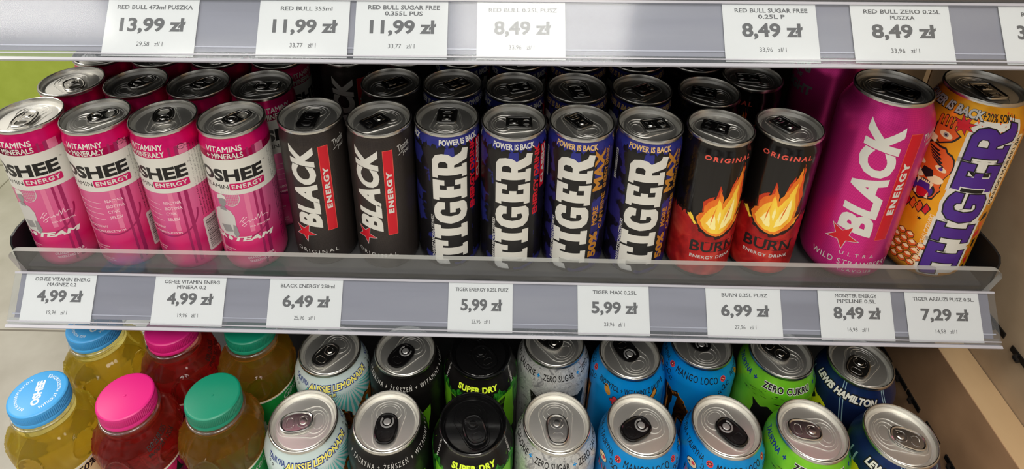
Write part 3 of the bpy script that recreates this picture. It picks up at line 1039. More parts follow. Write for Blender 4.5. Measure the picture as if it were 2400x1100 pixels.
def art_orange(A):
    A.poly([rrect(-20.5, 12, 10.5, 154, 6)], 'white', 0)
    tiger_word(A, -4.6, 83, 139, 27.5, 'violet', 'white', 'black')
    A.text('POWER IS BACK', -43, 157, 56, 6.6, 'lgrey', bold=.04, shear=.1, layer=4)
    A.text('POWER IS BACK', -42.6, 156.7, 57.2, 7.6, 'black', bold=.09, shear=.1, layer=3)
    A.text('+20% SOKU', -4.0, 157.0, 24, 5.6, 'black', bold=.02, layer=3)
    A.text('MANGO MARAKUJA', 15.5, 112, 62, 5.0, 'black', rot=90, bold=.02, layer=3)
    A.poly([rrect(12.4, 80, 19.0, 145, 3)], 'cream', 2)
    # burst, hand with an eye, roaring striped cat, honeycomb, honey
    A.poly([star(-25.5, 147.5, 8.6, 20, .45, 8)], 'black', 2)
    A.poly([star(-25.5, 147.5, 7.6, 20, .45, 8)], 'red', 3)
    for k in range(4):
        A.poly([rrect(-42 + 3.4 * k, 141, -39.4 + 3.4 * k, 151 - abs(k - 1.4), 1.2)], 'black', 2)
        A.poly([rrect(-41.6 + 3.4 * k, 141, -39.8 + 3.4 * k, 150.4 - abs(k - 1.4), .9)], 'orange2', 3)
    A.poly([jag([(-43, 142), (-29, 142), (-24, 138), (-28, 131), (-36, 126), (-43, 130)], .4, 2, 5)], 'black', 2)
    A.poly([jag([(-42, 141), (-29, 141), (-25.5, 138), (-29, 132), (-36, 127.4), (-42, 131)], .3, 2, 5)], 'orange2', 3)
    A.poly([ell(-33.5, 135, 4.6, 2.8, 18, -.2)], 'cream', 4)
    A.poly([ell(-33.5, 135, 1.8, 1.8, 14)], 'grey', 5)
    A.poly([ell(-33.5, 135, .8, .8, 10)], 'black', 6)
    A.poly([jag([(-48, 134), (-38, 131), (-38.6, 125), (-48, 128)], .3, 2, 6)], 'cream', 5)
    face = [(-48, 122), (-40, 127), (-30, 125), (-22.5, 118), (-21.5, 106), (-25, 96), (-23.6, 88), (-27, 78), (-36, 74), (-44, 78), (-49, 90), (-50, 108)]
    A.poly([jag(face, .8, 3, 7)], 'black', 3)
    A.poly([jag([(x * .95 - 1.8, (z - 100) * .93 + 100) for x, z in face], .7, 3, 7)], 'orange2', 4)
    for y in range(5):
        A.poly([[(-42 + y, 123 - 2 * y), (-33 + y * 1.4, 121 - 3 * y), (-34 + y * 1.4, 119.4 - 3 * y), (-41 + y, 121.6 - 2 * y)]], 'black', 5)
    for sx in (-44.0, -28.6):
        A.poly([ell(sx, 106.5, 4.2, 2.2, 14, -.25)], 'cream', 5)
        A.poly([ell(sx, 106.5, 1.5, 1.5, 12)], 'violet', 6)
    A.poly([[(-40, 103), (-33, 103), (-31.5, 98), (-36, 94.6), (-41, 98)]], 'black', 6)
    A.poly([ell(-29.5, 96, 5.6, 3.6, 16, .2)], 'cream', 5)
    A.poly([ell(-42.5, 96, 4.6, 3.4, 16, -.2)], 'cream', 5)
    A.poly([ell(-35.4, 85, 8.6, 8.2, 22)], 'black', 5)
    A.poly([ell(-35.4, 84, 7.4, 6.6, 20)], 'violet', 6)
    A.poly([ell(-35.4, 81, 5.6, 3.8, 18)], 'red', 7)
    for tx, tz, d in ((-40.5, 92, -1), (-30.5, 92, -1), (-40, 77.4, 1), (-31, 77.4, 1)):
        A.poly([[(tx - 1.3, tz), (tx + 1.3, tz), (tx, tz + d * 6)]], 'cream', 8)
    for k in range(6):
        A.rect(-39.5 + 1.5 * k, 90.4, -38.5 + 1.5 * k, 92.4, 'cream', 8)
    for k in range(4):
        A.poly([jag([(-44 + 5 * k, 74), (-40 + 5 * k, 70), (-42 + 5 * k, 62), (-46 + 5 * k, 66)], .6, 3, 30 + k)], 'black', 2)
        A.poly([jag([(-43.6 + 5 * k, 73), (-40.8 + 5 * k, 69.6), (-42.4 + 5 * k, 63), (-45.2 + 5 * k, 66.4)], .5, 3, 30 + k)], ('red', 'orange2', 'orange2', 'red')[k], 3)
    A.poly([star(-30, 58, 2.0)], 'black', 3)
    for r in range(5):
        for c_ in range(4):
            x, z = -45 + 6.6 * c_ + (3.3 if r % 2 else 0), 15 + 6.2 * r
            if r == 4 and c_ in (0, 3): continue
            hexa = [(x + 3.6 * math.cos(math.radians(60 * k + 30)), z + 3.6 * math.sin(math.radians(60 * k + 30))) for k in range(6)]
            A.poly([hexa], 'black', 2)
            A.poly([[(x + (px - x) * .86, z + (pz - z) * .86) for px, pz in hexa]], 'orange2', 3)
            A.poly([[(x - 2.6, z + .6), (x, z + 3.0), (x + 2.6, z + .6), (x, z - .6)]], 'cream', 4)
    A.text('DARIUSZ MICHALCZEWSKI', -22.6, 40, 52, 3.4, 'cream', rot=90, bold=.02, shear=.1, layer=4)
    for k in range(7):
        A.poly([jag([(14 + (k % 2) * 3, 10 + 9 * k), (19, 13 + 9 * k), (18, 19 + 9 * k), (14, 17 + 9 * k)], .8, 3, 60 + k)], ('black', 'red', 'orange2')[k % 3], 2)
    rnd = random.Random(9)
    for k in range(26):
        a, z = rnd.uniform(-20, 22), rnd.uniform(146, 162)
        A.poly([jag([(a, z), (a + 1.6, z + .6), (a + 1.2, z - 1.0)], .5, 2, k)], 'orange2', 1)


def shoulder(A, s, a, z, w, h, m_, bold=.02, shear=0, layer=3, space=1.0, res=3):
    A.text(s, a, z, w, h, m_, bold=bold, shear=shear, layer=layer, space=space, res=res)


D = 32.8 * PI / 180                # mm of arc per degree on the half-litre can


def art_lemon(A):
    for k in range(17):
        t0 = math.radians(200 + 140 * k / 16.0)
        c0 = (6, 153)
        for sgn in (0,):
            r1 = 70
            p1 = (c0[0] + 9 * math.cos(t0), c0[1] + 5 * math.sin(t0))
            A.poly([[p1, (c0[0] + r1 * math.cos(t0 - .05), max(60, c0[1] + r1 * math.sin(t0 - .05))), (c0[0] + r1 * math.cos(t0 + .05), max(60, c0[1] + r1 * math.sin(t0 + .05)))]], 'teal', 1)
    claw_m(A, 10, 132, 'black', None, 1.06, 21)
    claw_m(A, 10, 131, 'claw_or', 'teal', .98, 21)
    A.text('AUSSIE LEMONADE', 0, 154.6, 62, 7.0, 'navy', bold=.10, layer=3, shear=.12)
    A.text('AUSSIE LEMONADE', 0, 154.6, 60, 5.4, 'yellow', bold=.03, layer=4, shear=.12)
    A.text('STYLE', -11, 148.4, 14, 4.4, 'navy', bold=.1, layer=3, shear=.1)
    A.text('STYLE', -11, 148.4, 12.6, 3.2, 'yellow', bold=.03, layer=4, shear=.1)
    A.text('TAURYNA', -40, 156, 19, 4.4, 'navy', bold=.03)
    A.text('KOFEINA', 52, 156, 19, 4.0, 'navy', bold=.03)
    rnd = random.Random(4)
    for k in range(46):
        a = rnd.choice((rnd.uniform(-50, -22), rnd.uniform(34, 50)))
        z = rnd.uniform(126, 156)
        r = rnd.uniform(.4, 1.3)
        A.poly([ell(a, z, r, r, 10), ell(a, z, r * .6, r * .6, 10)] if r > .7 else [ell(a, z, r, r, 8)], 'black', 2)
    for q, (a, z) in enumerate(((-33, 150), (-28, 144), (-38, 142), (38, 150), (42, 144), (36, 140))):
        A.poly([jag([(a, z), (a + 2, z + 4), (a + 1, z - 3), (a - 4, z - 6)], .8, 3, 40 + q)], 'black' if q % 2 else 'teal', 2)


def art_mblack(A):
    A.text('+ TAURYNA + ŻEŃSZEŃ + WITAMINY + L-KARNITYNA + INOZYTOL', 40, 155.4, 165, 5.2, 'lgrey', bold=.0, space=1.45, layer=2)
    claw_m(A, 6, 128, 'lime', None, 1.0, 31)


def art_dry(A):
    A.strip(lambda a: 118 + 3 * math.sin(a * .5), lambda a: 149 + 2.5 * math.sin(a * .35 + 1) + 1.4 * math.sin(a * 1.3), 'dry', 1)
    A.poly([jag([(-36, 145), (-20, 142), (0, 139), (20, 142), (36, 145), (40, 90), (-40, 90)], 2.0, 5, 17)], 'lime', 2)
    claw_m(A, 0, 143, 'black', None, 1.1, 33)
    A.text('SUPER DRY', 0, 155.2, 39, 5.2, 'limetext', bold=.045, layer=3, space=1.05)
    A.text('TAURYNA', -38, 157.5, 15, 2.6, 'lgrey', rot=-74, bold=.01)
    A.text('L-KARNITYNA', 38, 157.0, 14, 2.6, 'lgrey', rot=74, bold=.01)
    rnd = random.Random(2)
    for k in range(40):
        a = rnd.uniform(-60, 60); z = rnd.uniform(140, 156)
        A.poly([[(a, z), (a + rnd.uniform(2, 5), z + rnd.uniform(1, 3)), (a + .6, z + .3)]], 'lime' if k % 3 else 'black', 2)


def art_white(A):
    A.text('ZERO SUGAR', 0, 155.8, 31, 5.2, 'black', bold=.012, layer=3, space=1.1)
    A.text('ZERO CALORIE', 44, 155.8, 40, 5.2, 'black', bold=.012, layer=3, space=1.1)
    A.text('ZERO CALORIE', -44, 155.8, 40, 5.2, 'black', bold=.012, layer=3, space=1.1)
    for a in (-20.5, 20.5):
        A.text('+', a, 155.8, 3.4, 3.4, 'sky', bold=.03)
    claw_m(A, 0, 136, 'black', 'wswirl', 1.1, 35)
    rnd = random.Random(12)
    for k in range(70):
        a = rnd.uniform(-70, 70); z = rnd.uniform(126, 163)
        r = rnd.uniform(1.5, 4)
        t = rnd.uniform(0, 6.28)
        pts = [(a + r * math.cos(t + j * .35), z + r * .7 * math.sin(t + j * .35)) for j in range(6)]
        pts2 = [(a + (r - .3) * math.cos(t + j * .35), z + (r - .3) * .7 * math.sin(t + j * .35)) for j in range(6)]
        A.poly([pts + pts2[::-1]], 'grey', 2)


def art_mango(A):
    A.text('MANGO LOCO', 0, 155.4, 41, 5.8, 'black', bold=.008, layer=3, space=1.12)
    for s in (-1, 1):
        flower(A, s * 26.5, 155.5, 3.0)
        curl(A, s * 26.5, 144.5, 1.0, 'black', s)
        curl(A, s * 31, 147.5, .8, 'black', -s)
        curl(A, s * 23, 140.5, .8, 'black', s)
    claw_m(A, 0, 136, 'black', None, 1.16, 41)
    claw_m(A, 0, 135, 'claw_or', 'sky', 1.06, 41)
    A.text('L-KARNITYNA + TAURYNA', -61, 156, 58, 4.6, 'black', bold=.01, layer=3)
    # side panel with the small print and a rose
    A.text('INOZYTOL + WITAMINY Z GRUPY B', 72, 154.6, 70, 4.6, 'black', bold=.012, layer=3)
    for k in range(6):
        t = 2 * PI * k / 6
        A.poly([ell(58 + 3.4 * math.cos(t), 142 + 3.0 * math.sin(t), 3.4, 2.6, 14, t)], 'black', 2)
        A.poly([ell(58 + 3.4 * math.cos(t), 142 + 3.0 * math.sin(t), 2.9, 2.1, 14, t)], 'flower', 3)
    A.poly([ell(58, 142, 2.4, 2.2, 12)], 'flower', 4)
    A.poly([jag([(66, 144), (76, 143), (88, 150), (94, 156), (96, 150), (88, 142), (76, 137), (66, 139)], .5, 3, 44)], 'black', 2)
    A.poly([jag([(67, 143), (76, 142.2), (88, 149), (94, 154.6), (95, 150.6), (88, 143), (76, 138), (67, 139.8)], .4, 3, 44)], 'gold', 3)
    A.poly([ell(48, 150, 2.6, 5.2, 14, .6)], 'gold', 2)
    # little painted skull on the left
    A.poly([ell(-40, 145, 5.2, 4.4, 18)], 'black', 2)
    A.poly([ell(-40, 145, 4.7, 3.9, 18)], 'cream', 3)
    A.poly([ell(-38.5, 146, 1.8, 1.6, 12)], 'flower', 4)
    A.poly([ell(-42, 144.5, 1.2, 1.0, 12)], 'black', 4)
    for k in range(9):
        A.poly([jag([(-46 + 1.6 * k, 139), (-45 + 1.6 * k, 134 - (k % 3)), (-46.6 + 1.6 * k, 128)], .5, 2, k)], ('black', 'flower', 'gold')[k % 3], 2)


def art_zero(A):
    A.text('ZERO CUKRU', 0, 155.0, 46, 6.6, 'lgrey', bold=.09, layer=2, space=1.12)
    A.text('ZERO CUKRU', 0, 155.0, 45, 5.6, 'black', bold=.03, layer=3, space=1.12)
    A.text('+', -31, 155.5, 3.6, 3.6, 'navy', bold=.04)
    A.text('TAURYNA', -49, 155.5, 26, 5.0, 'navy', bold=.03)
    A.text('+', 31, 155.5, 3.6, 3.6, 'navy', bold=.04)
    A.text('KOFEINA', 49, 155.5, 26, 5.0, 'navy', bold=.03)
    claw_m(A, 0, 136, 'black', None, 1.12, 51)
    rnd = random.Random(8)
    for k in range(26):
        a = rnd.uniform(-40, 40); z = rnd.uniform(138, 150)
        A.poly([jag([(a, z), (a + rnd.uniform(4, 9), z + rnd.uniform(-1, 1)), (a + 3, z - .25)], .3, 3, k)], 'black', 2)


def art_ham(A):
    A.text('LEWIS HAMILTON', 0, 153.6, 60, 8.4, 'black', bold=.12, shear=.2, layer=2)
    A.text('LEWIS HAMILTON', 0, 153.6, 58, 6.2, 'white', bold=.05, shear=.2, layer=3)
    for a in (-4.0, -1.6, 33, 35.2):
        A.poly([[(a, 164), (a + .8, 164), (a + 9, 120), (a + 8.2, 120)]], 'stripe', 1)
    for a in (-44, -38):
        A.poly([[(a, 150), (a + 1.6, 151), (a + .6, 110), (a - 1, 110)]], 'stripe', 1)
    A.poly([jag([(-46, 138), (-32, 142), (-22, 134), (-10, 130), (-4, 122), (-10, 96), (-40, 90)], 1.4, 4, 61)], 'yel', 2)
    A.poly([jag([(-32, 134), (-26, 136), (-20, 128), (-26, 118), (-33, 124)], 1.2, 4, 62)], 'black', 3)
    A.poly([jag([(-14, 128), (-9, 124), (-14, 112), (-20, 118)], 1.0, 4, 63)], 'black', 3)


# ------------------------------------------------------------------ setting
FLOOR = -ZC
bm = bmesh.new()
box(bm, (-3500, -2500, FLOOR - 40), (3000, 4000, FLOOR))
M['tile'] = mat('grey_stone_tile', (170, 165, 156), 0, 0.32)
mt = M['tile']
n1 = N(mt, 'ShaderNodeTexNoise'); n1.inputs['Scale'].default_value = 9; n1.inputs['Detail'].default_value = 8
L(mt, coord(mt), n1.inputs['Vector'])
br = N(mt, 'ShaderNodeTexBrick')
br.offset = 0.0
br.inputs['Scale'].default_value = 1.0
br.inputs['Brick Width'].default_value = 0.6
br.inputs['Row Height'].default_value = 0.6
br.inputs['Mortar Size'].default_value = 0.0025
br.inputs['Mortar'].default_value = (*lin((128, 122, 114)), 1)
tc = N(mt, 'ShaderNodeTexCoord'); mp = N(mt, 'ShaderNodeMapping')
mp.inputs['Location'].default_value = (0.25, 0.17, 0)
L(mt, tc.outputs['Object'], mp.inputs['Vector']); L(mt, mp.outputs['Vector'], br.inputs['Vector'])
cr = ramp(mt, n1.outputs['Fac'], [(0.3, (170, 165, 156)), (0.7, (192, 188, 180))])
L(mt, cr, br.inputs['Color1']); L(mt, cr, br.inputs['Color2'])
L(mt, br.outputs['Color'], bsdf(mt).inputs['Base Color'])
o = obj('floor', bm, ['tile'], None, loc=(0, 0, ZC * MM)); tag(o, 'grey stone tile floor of the shop', 'floor', kind='structure')
bm = bmesh.new()
box(bm, (-3500, 1900, FLOOR), (-300, 1960, -480))
box(bm, (-3500, 1904, -480), (-300, 1960, 1500), 1)  # unseen upper part, added pale to keep lid reflections neutral
o = obj('wall_back', bm, ['green_wall', 'offwhite'], None, loc=(0, 0, ZC * MM)); tag(o, 'lime green lower wall with added pale upper part behind the shelf end', 'wall', kind='structure')

# ---- shelving
XL, XR = -391.5, 396.0
ZM = -412.4                        # middle shelf surface
ZU = ZM + 246.0                    # upper shelf surface
ZL = -670.0                        # lower shelf surface


def up(o):
    o.location = (0, 0, ZC * MM)
    return o


def hang(o):
    """the upper shelf hangs half a degree off level, its rail and tags with it"""
    o.location = (-1.5 * MM, 0, (ZC - 1.1) * MM)
    o.rotation_euler = (0, -0.0085, 0)


def make_shelf(z, label, front, rail=True, stop=True, bracket=100):
    root = empty('shelf', P(0, 0, 0))
    bm = bmesh.new()
    box(bm, (XL + 2, front, z - 24), (XR - 2, 640, z), 0, 1.0)
    for f in bm.faces:
        if f.calc_center_median().z < z - .8: f.material_index = 1  # only the top is paler: its lit look is put into the colour
    if rail:
        box(bm, (XL + 2, 395.0, z - 24), (XR - 2, front - .3, z - 6.5), 1)      # sunk front channel
    obj('shelf_board', bm, ['steel_lit', 'steel_black'], root)
    for x0, x1 in ((XL, XL + 1.8), (XR - 1.8, XR)):
        bm = bmesh.new()
        prof = [(front - 5, z - 26), (front - 5, z + 28), (front - 2, z + 33), (front + 6, z + 35), (640, z + 35), (640, z - bracket), (560, z - bracket), (480, z - 60), (front + 8, z - 30)]
        prism_x(bm, prof, x0, x1)
        obj('end_plate', bm, ['steel_black'], root)
    if rail:
        t0, t1 = (394.0, z + 1.6), (367.6, z - 28.6)
        dy, dz = t1[0] - t0[0], t1[1] - t0[1]
        ln = math.hypot(dy, dz)
        u = (dy / ln, dz / ln)
        nrm = (u[1], -u[0])                               # towards the shopper
        if nrm[0] > 0: nrm = (-nrm[0], -nrm[1])

        def pt(s, d): return (t0[0] + u[0] * s + nrm[0] * d, t0[1] + u[1] * s + nrm[1] * d)
        bm = bmesh.new()
        prism_x(bm, [pt(0, -2.6), pt(0, -1.4), pt(ln - 6, -1.4), pt(ln - 6, -2.6)], XL + 4, XR - 4, 0)
        prism_x(bm, [pt(-1.5, -3), pt(-1.5, 1.4), pt(0.2, 1.4), pt(0.2, -3)], XL, XR, 1)
        prism_x(bm, [pt(ln - 9.6, -1.3), pt(ln - 9.6, -.7), pt(ln - 8.8, -.7), pt(ln - 8.8, -1.3)], XL + 2, XR - 2, 1)
        prism_x(bm, [pt(ln - 6, -1.2), pt(ln - 6, -2.0), pt(ln + .6, -2.0), pt(ln + .6, -1.2)], XL, XR, 2)
        rl = obj('price_rail', bm, ['rail', 'rail_edge', 'clear'], root)
        bm = bmesh.new()
        prism_x(bm, [pt(.2, .5), pt(.2, 1.0), pt(ln - 1.2, 1.0), pt(ln - 1.2, .5)], XL, XR, 0)
        prism_x(bm, [pt(ln - 4.2, 1.0), pt(ln - 4.2, 1.5), pt(ln - 3.4, 1.5), pt(ln - 3.4, 1.0)], XL, XR, 1)
        prism_x(bm, [pt(ln - 1.2, -2.0), pt(ln - 1.2, 1.6), pt(ln + .8, 2.4), pt(ln + 1.4, 1.4), pt(ln + .8, -2.0)], XL, XR, 1)
        obj('clear_rail_cover', bm, ['clear', 'rail_edge'], rl)
    if stop:
        bm = bmesh.new()
        y0, y1 = 395.2, 399.6
        zt, zb = z + 24.5, z - 6.0
        lft, rgt = XL - 1.5, XR + 2.0
        r = 8.0
        outline = [(lft + 8, zb), (rgt - 8, zb)]
        for k in range(7):
            t = math.radians(90 * k / 6)
            outline.append((rgt - r + r * math.cos(t), zt - r + r * math.sin(t)))
        for k in range(7):
            t = math.radians(90 + 90 * k / 6)
            outline.append((lft + r + r * math.cos(t), zt - r + r * math.sin(t)))
        a = [bm.verts.new((x, y0, zz)) for x, zz in outline]
        b = [bm.verts.new((x, y1, zz)) for x, zz in outline]
        n = len(outline)
        bm.faces.new(a).material_index = 0
        bm.faces.new(b[::-1]).material_index = 0
        for k in range(n):
            bm.faces.new((a[k], b[k], b[(k + 1) % n], a[(k + 1) % n])).material_index = 1
        bmesh.ops.recalc_face_normals(bm, faces=bm.faces[:])
        obj('front_stop', bm, ['acrylic', 'acrylic_edge'], root, 60)
    if z == ZU: hang(root)
    return tag(root, label, 'shelf', 'shelves of the drinks rack')


make_shelf(ZU, 'upper black steel shelf with its price rail cut by the photo top', 404.5)
make_shelf(ZM, 'middle black steel shelf with clear acrylic front stop and price rail', 404.5)
make_shelf(ZL, 'lower black steel shelf under the bottles and half litre cans', 290.0, rail=False, stop=False, bracket=40)

bm = bmesh.new()
box(bm, (XL + 2, 641, FLOOR), (XR - 2, 660, 500), 0)
o = up(obj('back_panel', bm, ['steel_black'])); tag(o, 'black steel back panel behind the rows of cans', 'rack panel')
bm = bmesh.new()
box(bm, (XR + 4, 630, FLOOR), (XR + 26, 668, 500), 0, 1.5)
for k in range(60):
    z = -600 + k * 25
    box(bm, (XR + 8, 629.4, z), (XR + 12, 630.4, z + 14), 1)
    box(bm, (XR + 18, 629.4, z), (XR + 22, 630.4, z + 14), 1)
o = up(obj('rack_upright', bm, ['alu', 'peg'])); tag(o, 'grey slotted steel rack upright behind the pink cans', 'rack upright')


def peg(x, y, z, s=1.0, label=None):
    bm = bmesh.new()
    pts = [(x - 1, y, z), (x - 5 * s, y - 1, z + .5), (x - 9 * s, y - 5 * s, z + 2), (x - 9 * s, y - 10 * s, z + 2)]
    tube(bm, pts, 2.4 * s, False, 8)
    box(bm, (x - 1.4, y - 14, z - 3), (x - .2, y + 8, z + 2.5), 0)
    o = up(obj('shelf_peg', bm, ['peg']))
    tag(o, label, 'shelf peg', 'black pegs in the brown side boards')


bm = bmesh.new()
box(bm, (412, 120, FLOOR), (440, 608, -526), 0, .8)
for f in bm.faces:
    if f.normal.x < -.5 or f.calc_center_median().x < 413: f.material_index = 1  # face towards the cans is browner, its shade put into the colour
o = up(obj('side_board', bm, ['wood', 'board_shade'])); tag(o, 'low wood side board with shade-browned face and pale top edge right of the lower cans', 'side board')
bm = bmesh.new()
box(bm, (440.6, 120, FLOOR), (462, 610, -292), 0)
box(bm, (440.6, 120, -291), (462, 610, 500), 1)
box(bm, (436, 612, FLOOR), (462, 700, 500), 1)
o = up(obj('tall_side_panel', bm, ['greige', 'wood'])); tag(o, 'tall grey brown side panel closing the rack on the right', 'side panel')
for y, lb in ((492, 'black peg in brown side board, hindmost, beside the navy can lid'), (462, 'black peg in brown side board, second from the rear'), (438, 'black peg in brown side board, middle of the row'),
              (404, 'black peg in brown side board beside the front navy can lid'), (372, 'black peg in brown side board, nearest the front')):
    peg(412, y, -601, .7, lb)
peg(440.6, 392, -480, .8, 'black peg in tall grey brown panel at the right photo edge')
peg(440.6, 424, -478, .8, 'black peg in tall grey brown panel just right of the rail end')

# ------------------------------------------------------------------ price tags
def price_tag(x0, x1, z, title, price, unit, label, group, glare_faded=False, skew=0.0):
    t0, t1 = (394.0, z + 1.6), (367.6, z - 28.6)
    dy, dz = t1[0] - t0[0], t1[1] - t0[1]
    ln = math.hypot(dy, dz)
    w_ = x1 - x0
    bm = bmesh.new()
    h_ = 38.0
    b = shape_bm([[(-w_ / 2, -h_), (w_ / 2, -h_), (w_ / 2, 0), (-w_ / 2, 0)]], .1)
    merge(bm, b, 0)
    lines = title.split('\n')
    k = w_ / 58.0
    y = -4.6 if len(lines) == 2 else -5.8
    for i, s in enumerate(lines):
        b = fit(text_bm(s, .022, res=2), min(len(s) * 2.38, 48) * k, 2.85)
        place(b, 1.2 * k, y - 4.0 * i)
        for v in b.verts: v.co.z = .14
        merge(bm, b, 1)
    b = fit(text_bm(price, .034, res=4), (37.5 if len(price) < 8 else 41.5) * k, 10.6)
    place(b, 1.0 * k, -18.2)
    for v in b.verts: v.co.z = .14
    merge(bm, b, 1)
    b = fit(text_bm(unit.replace(' zł', '   zł'), .006, res=2), 16.5 * k, 3.4)
    place(b, .5 * k, -30.2)
    for v in b.verts: v.co.z = .14
    merge(bm, b, 1)
    u = Vector((0, -dy / ln, -dz / ln))
    nrm = Vector((0, u.z, -u.y)) * -1
    if nrm.y > 0: nrm = -nrm
    org = Vector(((x0 + x1) / 2, t0[0], t0[1])) + u * .4
    for v in bm.verts:
        x, yy, zz = v.co
        v.co = org + Vector((1, 0, 0)) * (x + skew * yy) + u * yy + nrm * (zz - .2)
    o = up(obj('price_tag', bm, ['paper', 'ink_glare' if glare_faded else 'ink']))
    if z == ZU: hang(o)
    tag(o, label, 'price tag', group)


GM, GU = 'price tags in the middle rail', 'price tags in the upper rail'
for x0, x1, t, p, u, lb in (
    (-382.5, -325, 'OSHEE VITAMIN ENERG\nMAGNEZ 0.2', '4,99 zł', '19,96 zł/ l', 'white price tag 4,99 MAGNEZ at the left end of the middle rail'),
    (-277, -219.5, 'OSHEE VITAMIN ENERG\nMINERA 0.2', '4,99 zł', '19,96 zł/ l', 'white price tag 4,99 MINERA under the third and fourth pink cans'),
    (-184, -125, 'BLACK ENERGY 250ml', '6,49 zł', '25,96 zł/ l', 'white price tag 6,49 below the two dark grey cans'),
    (-39.5, 12, 'TIGER ENERGY 0.25L PUSZ', '5,99 zł', '23,96 zł/ l', 'narrow white price tag 5,99 below the blue cans with red side lettering'),
    (64, 121, 'TIGER MAX 0.25L', '5,99 zł', '23,96 zł/ l', 'white price tag 5,99 MAX below the blue cans with gold lettering'),
    (166.5, 226, 'BURN 0.25L PUSZ', '6,99 zł', '27,96 zł/ l', 'white price tag 6,99 below the two flame cans'),
    (256, 314, 'MONSTER ENERGY\nPIPELINE 0.5L', '8,49 zł', '16,98 zł/ l', 'white price tag 8,49 below the big pink can'),
    (325, 383.5, 'TIGER ARBUZI PUSZ 0.5L.', '7,29 zł', '14,58 zł/ l', 'white price tag 7,29 at the right end of the middle rail')):
    price_tag(x0, x1, ZM, t, p, u, lb, GM)
for x0, x1, t, p, u, lb, wn in (
    (-252, -193.5, 'RED BULL 473ml PUSZKA', '13,99 zł', '29,58 zł/ l', 'white price tag 13,99, leftmost on the upper rail', False),
    (-154.5, -97, 'RED BULL 355ml', '11,99 zł', '33,77 zł/ l', 'white price tag 11,99 for 355ml, second from left on the upper rail', False),
    (-93, -34.5, 'RED BULL SUGAR FREE\n0.355L PUS', '11,99 zł', '33,77 zł/ l', 'white price tag 11,99 SUGAR FREE on the upper rail', False),
    (-16, 39.5, 'RED BULL 0.25L PUSZ', '8,49 zł', '33,96 zł/ l', 'washed out white price tag 8,49 in the glare of the upper rail', True),
    (138.5, 197, 'RED BULL SUGAR FREE\n0.25L P', '8,49 zł', '33,96 zł/ l', 'white price tag 8,49 SUGAR FREE on the upper rail', False),
    (218.5, 280, 'RED BULL ZERO 0.25L\nPUSZKA', '8,49 zł', '33,96 zł/ l', 'white price tag 8,49 ZERO on the upper rail', False),
    (311, 369, 'RED BULL 0.25L', '31,99 zł', 'zł/ l', 'white price tag cut by the right photo edge on the upper rail', False)):
    price_tag(x0, x1, ZU, t, p, u, lb, GU, wn)

# ------------------------------------------------------------------ can stock
SIL = ('alu', 'alu_rim', 'alu_tab', 'ring', None)
BT = ('alu', 'alu_rim', 'tab_black', 'waist', None)
BS = ('alu', 'alu_rim', 'tab_black', 'square', 'tab_dark')
DK = ('alu', 'alu_rim', 'tab_dark', 'square', None)
PROTO = {}
SPEC = {
    'vit_a': ('s', 'pink_can', art_vitamin_a, SIL), 'vit_b': ('s', 'pink_can', art_vitamin_b, SIL),
    'black': ('s', 'weave', art_black, BS), 'black_w': ('s', 'weave', art_black, BT),
    'classic': ('s', 'tiger', art_classic(0.0), DK), 'classic2': ('s', 'tiger', art_classic(9.0), DK),
    'max': ('s', 'tigermax', art_max, DK), 'burn': ('s', 'burn', art_burn, BS), 'burn_d': ('s', 'burn', art_burn, DK),
    'pinkbig': ('b', 'pinkweave', art_pink, BT), 'orange': ('b', 'orange', art_orange, ('alu', 'alu_rim', 'alu_tab', 'square', None)),
    'lemon': ('b', 'paleteal', art_lemon, ('alu', 'alu_rim', 'alu_tab', 'round', None)),
    'mblack': ('b', 'mblack', art_mblack, ('alu', 'alu_rim', 'tab_black', 'round', 'silver')),
    'dry': ('b', 'mblack', art_dry, ('lid_black', 'lid_black', 'lid_black', 'round', None)),
    'zerow': ('b', 'wswirl', art_white, ('alu', 'alu_rim', 'alu_tab', 'round', None)),
    'mango': ('b', 'sky', art_mango, ('alu', 'alu_rim', 'tab_black', 'round', 'silver')),
    'zerog': ('b', 'green', art_zero, ('alu', 'alu_rim', 'alu_tab', 'round', None)),
    'ham': ('b', 'ham', art_ham, ('alu', 'alu_rim', 'alu_tab', 'round', None)),
}


def copy_tree(o, parent=None):
    c = o.copy()
    C.objects.link(c)
    c.parent = parent
    for ch in list(o.children):
        copy_tree(ch, c)
    return c


USED = set()
LIFT = 0.2


def settle(rows, rad):
    """nudge neighbours that would touch apart by fractions of a millimetre"""
    pts = [[r[1], r[2]] for r in rows]
    for _ in range(60):
        for i in range(len(pts)):
            for j in range(i):
                d = math.hypot(pts[i][0] - pts[j][0], pts[i][1] - pts[j][1])
                need = rad(rows[i]) + rad(rows[j]) + .15
                if 1 < d < need:
                    ux, uy = (pts[i][0] - pts[j][0]) / d, (pts[i][1] - pts[j][1]) / d
                    k = (need - d) / 2
                    pts[i][0] += ux * k; pts[i][1] += uy * k
                    pts[j][0] -= ux * k; pts[j][1] -= uy * k
        for i, r in enumerate(rows):
            if r[2] < 450: pts[i][1] = max(pts[i][1], 399.9 + rad(r)) if r[2] > 420 else pts[i][1]
            pts[i][0] = min(max(pts[i][0], XL + 2 + rad(r)), XR - 2 - rad(r))
    return [(r[0], p[0], p[1]) + tuple(r[3:]) for r, p in zip(rows, pts)]




def can(kind, x, y, z, rz, lidrot, label, group):
    if kind not in PROTO:
        s, b, a, l_ = SPEC[kind]
        PROTO[kind] = make_can(kind, s, b, a, l_)
    r = PROTO[kind] if kind not in USED else copy_tree(PROTO[kind])
    USED.add(kind)
    r.location = P(x, y, z)
    r.rotation_euler = (0, 0, math.radians(rz))
    for ch in r.children:
        if ch.name.startswith('lid'):
            ch.rotation_euler = (0, 0, math.radians(lidrot - rz))
    return tag(r, label, 'can', group)


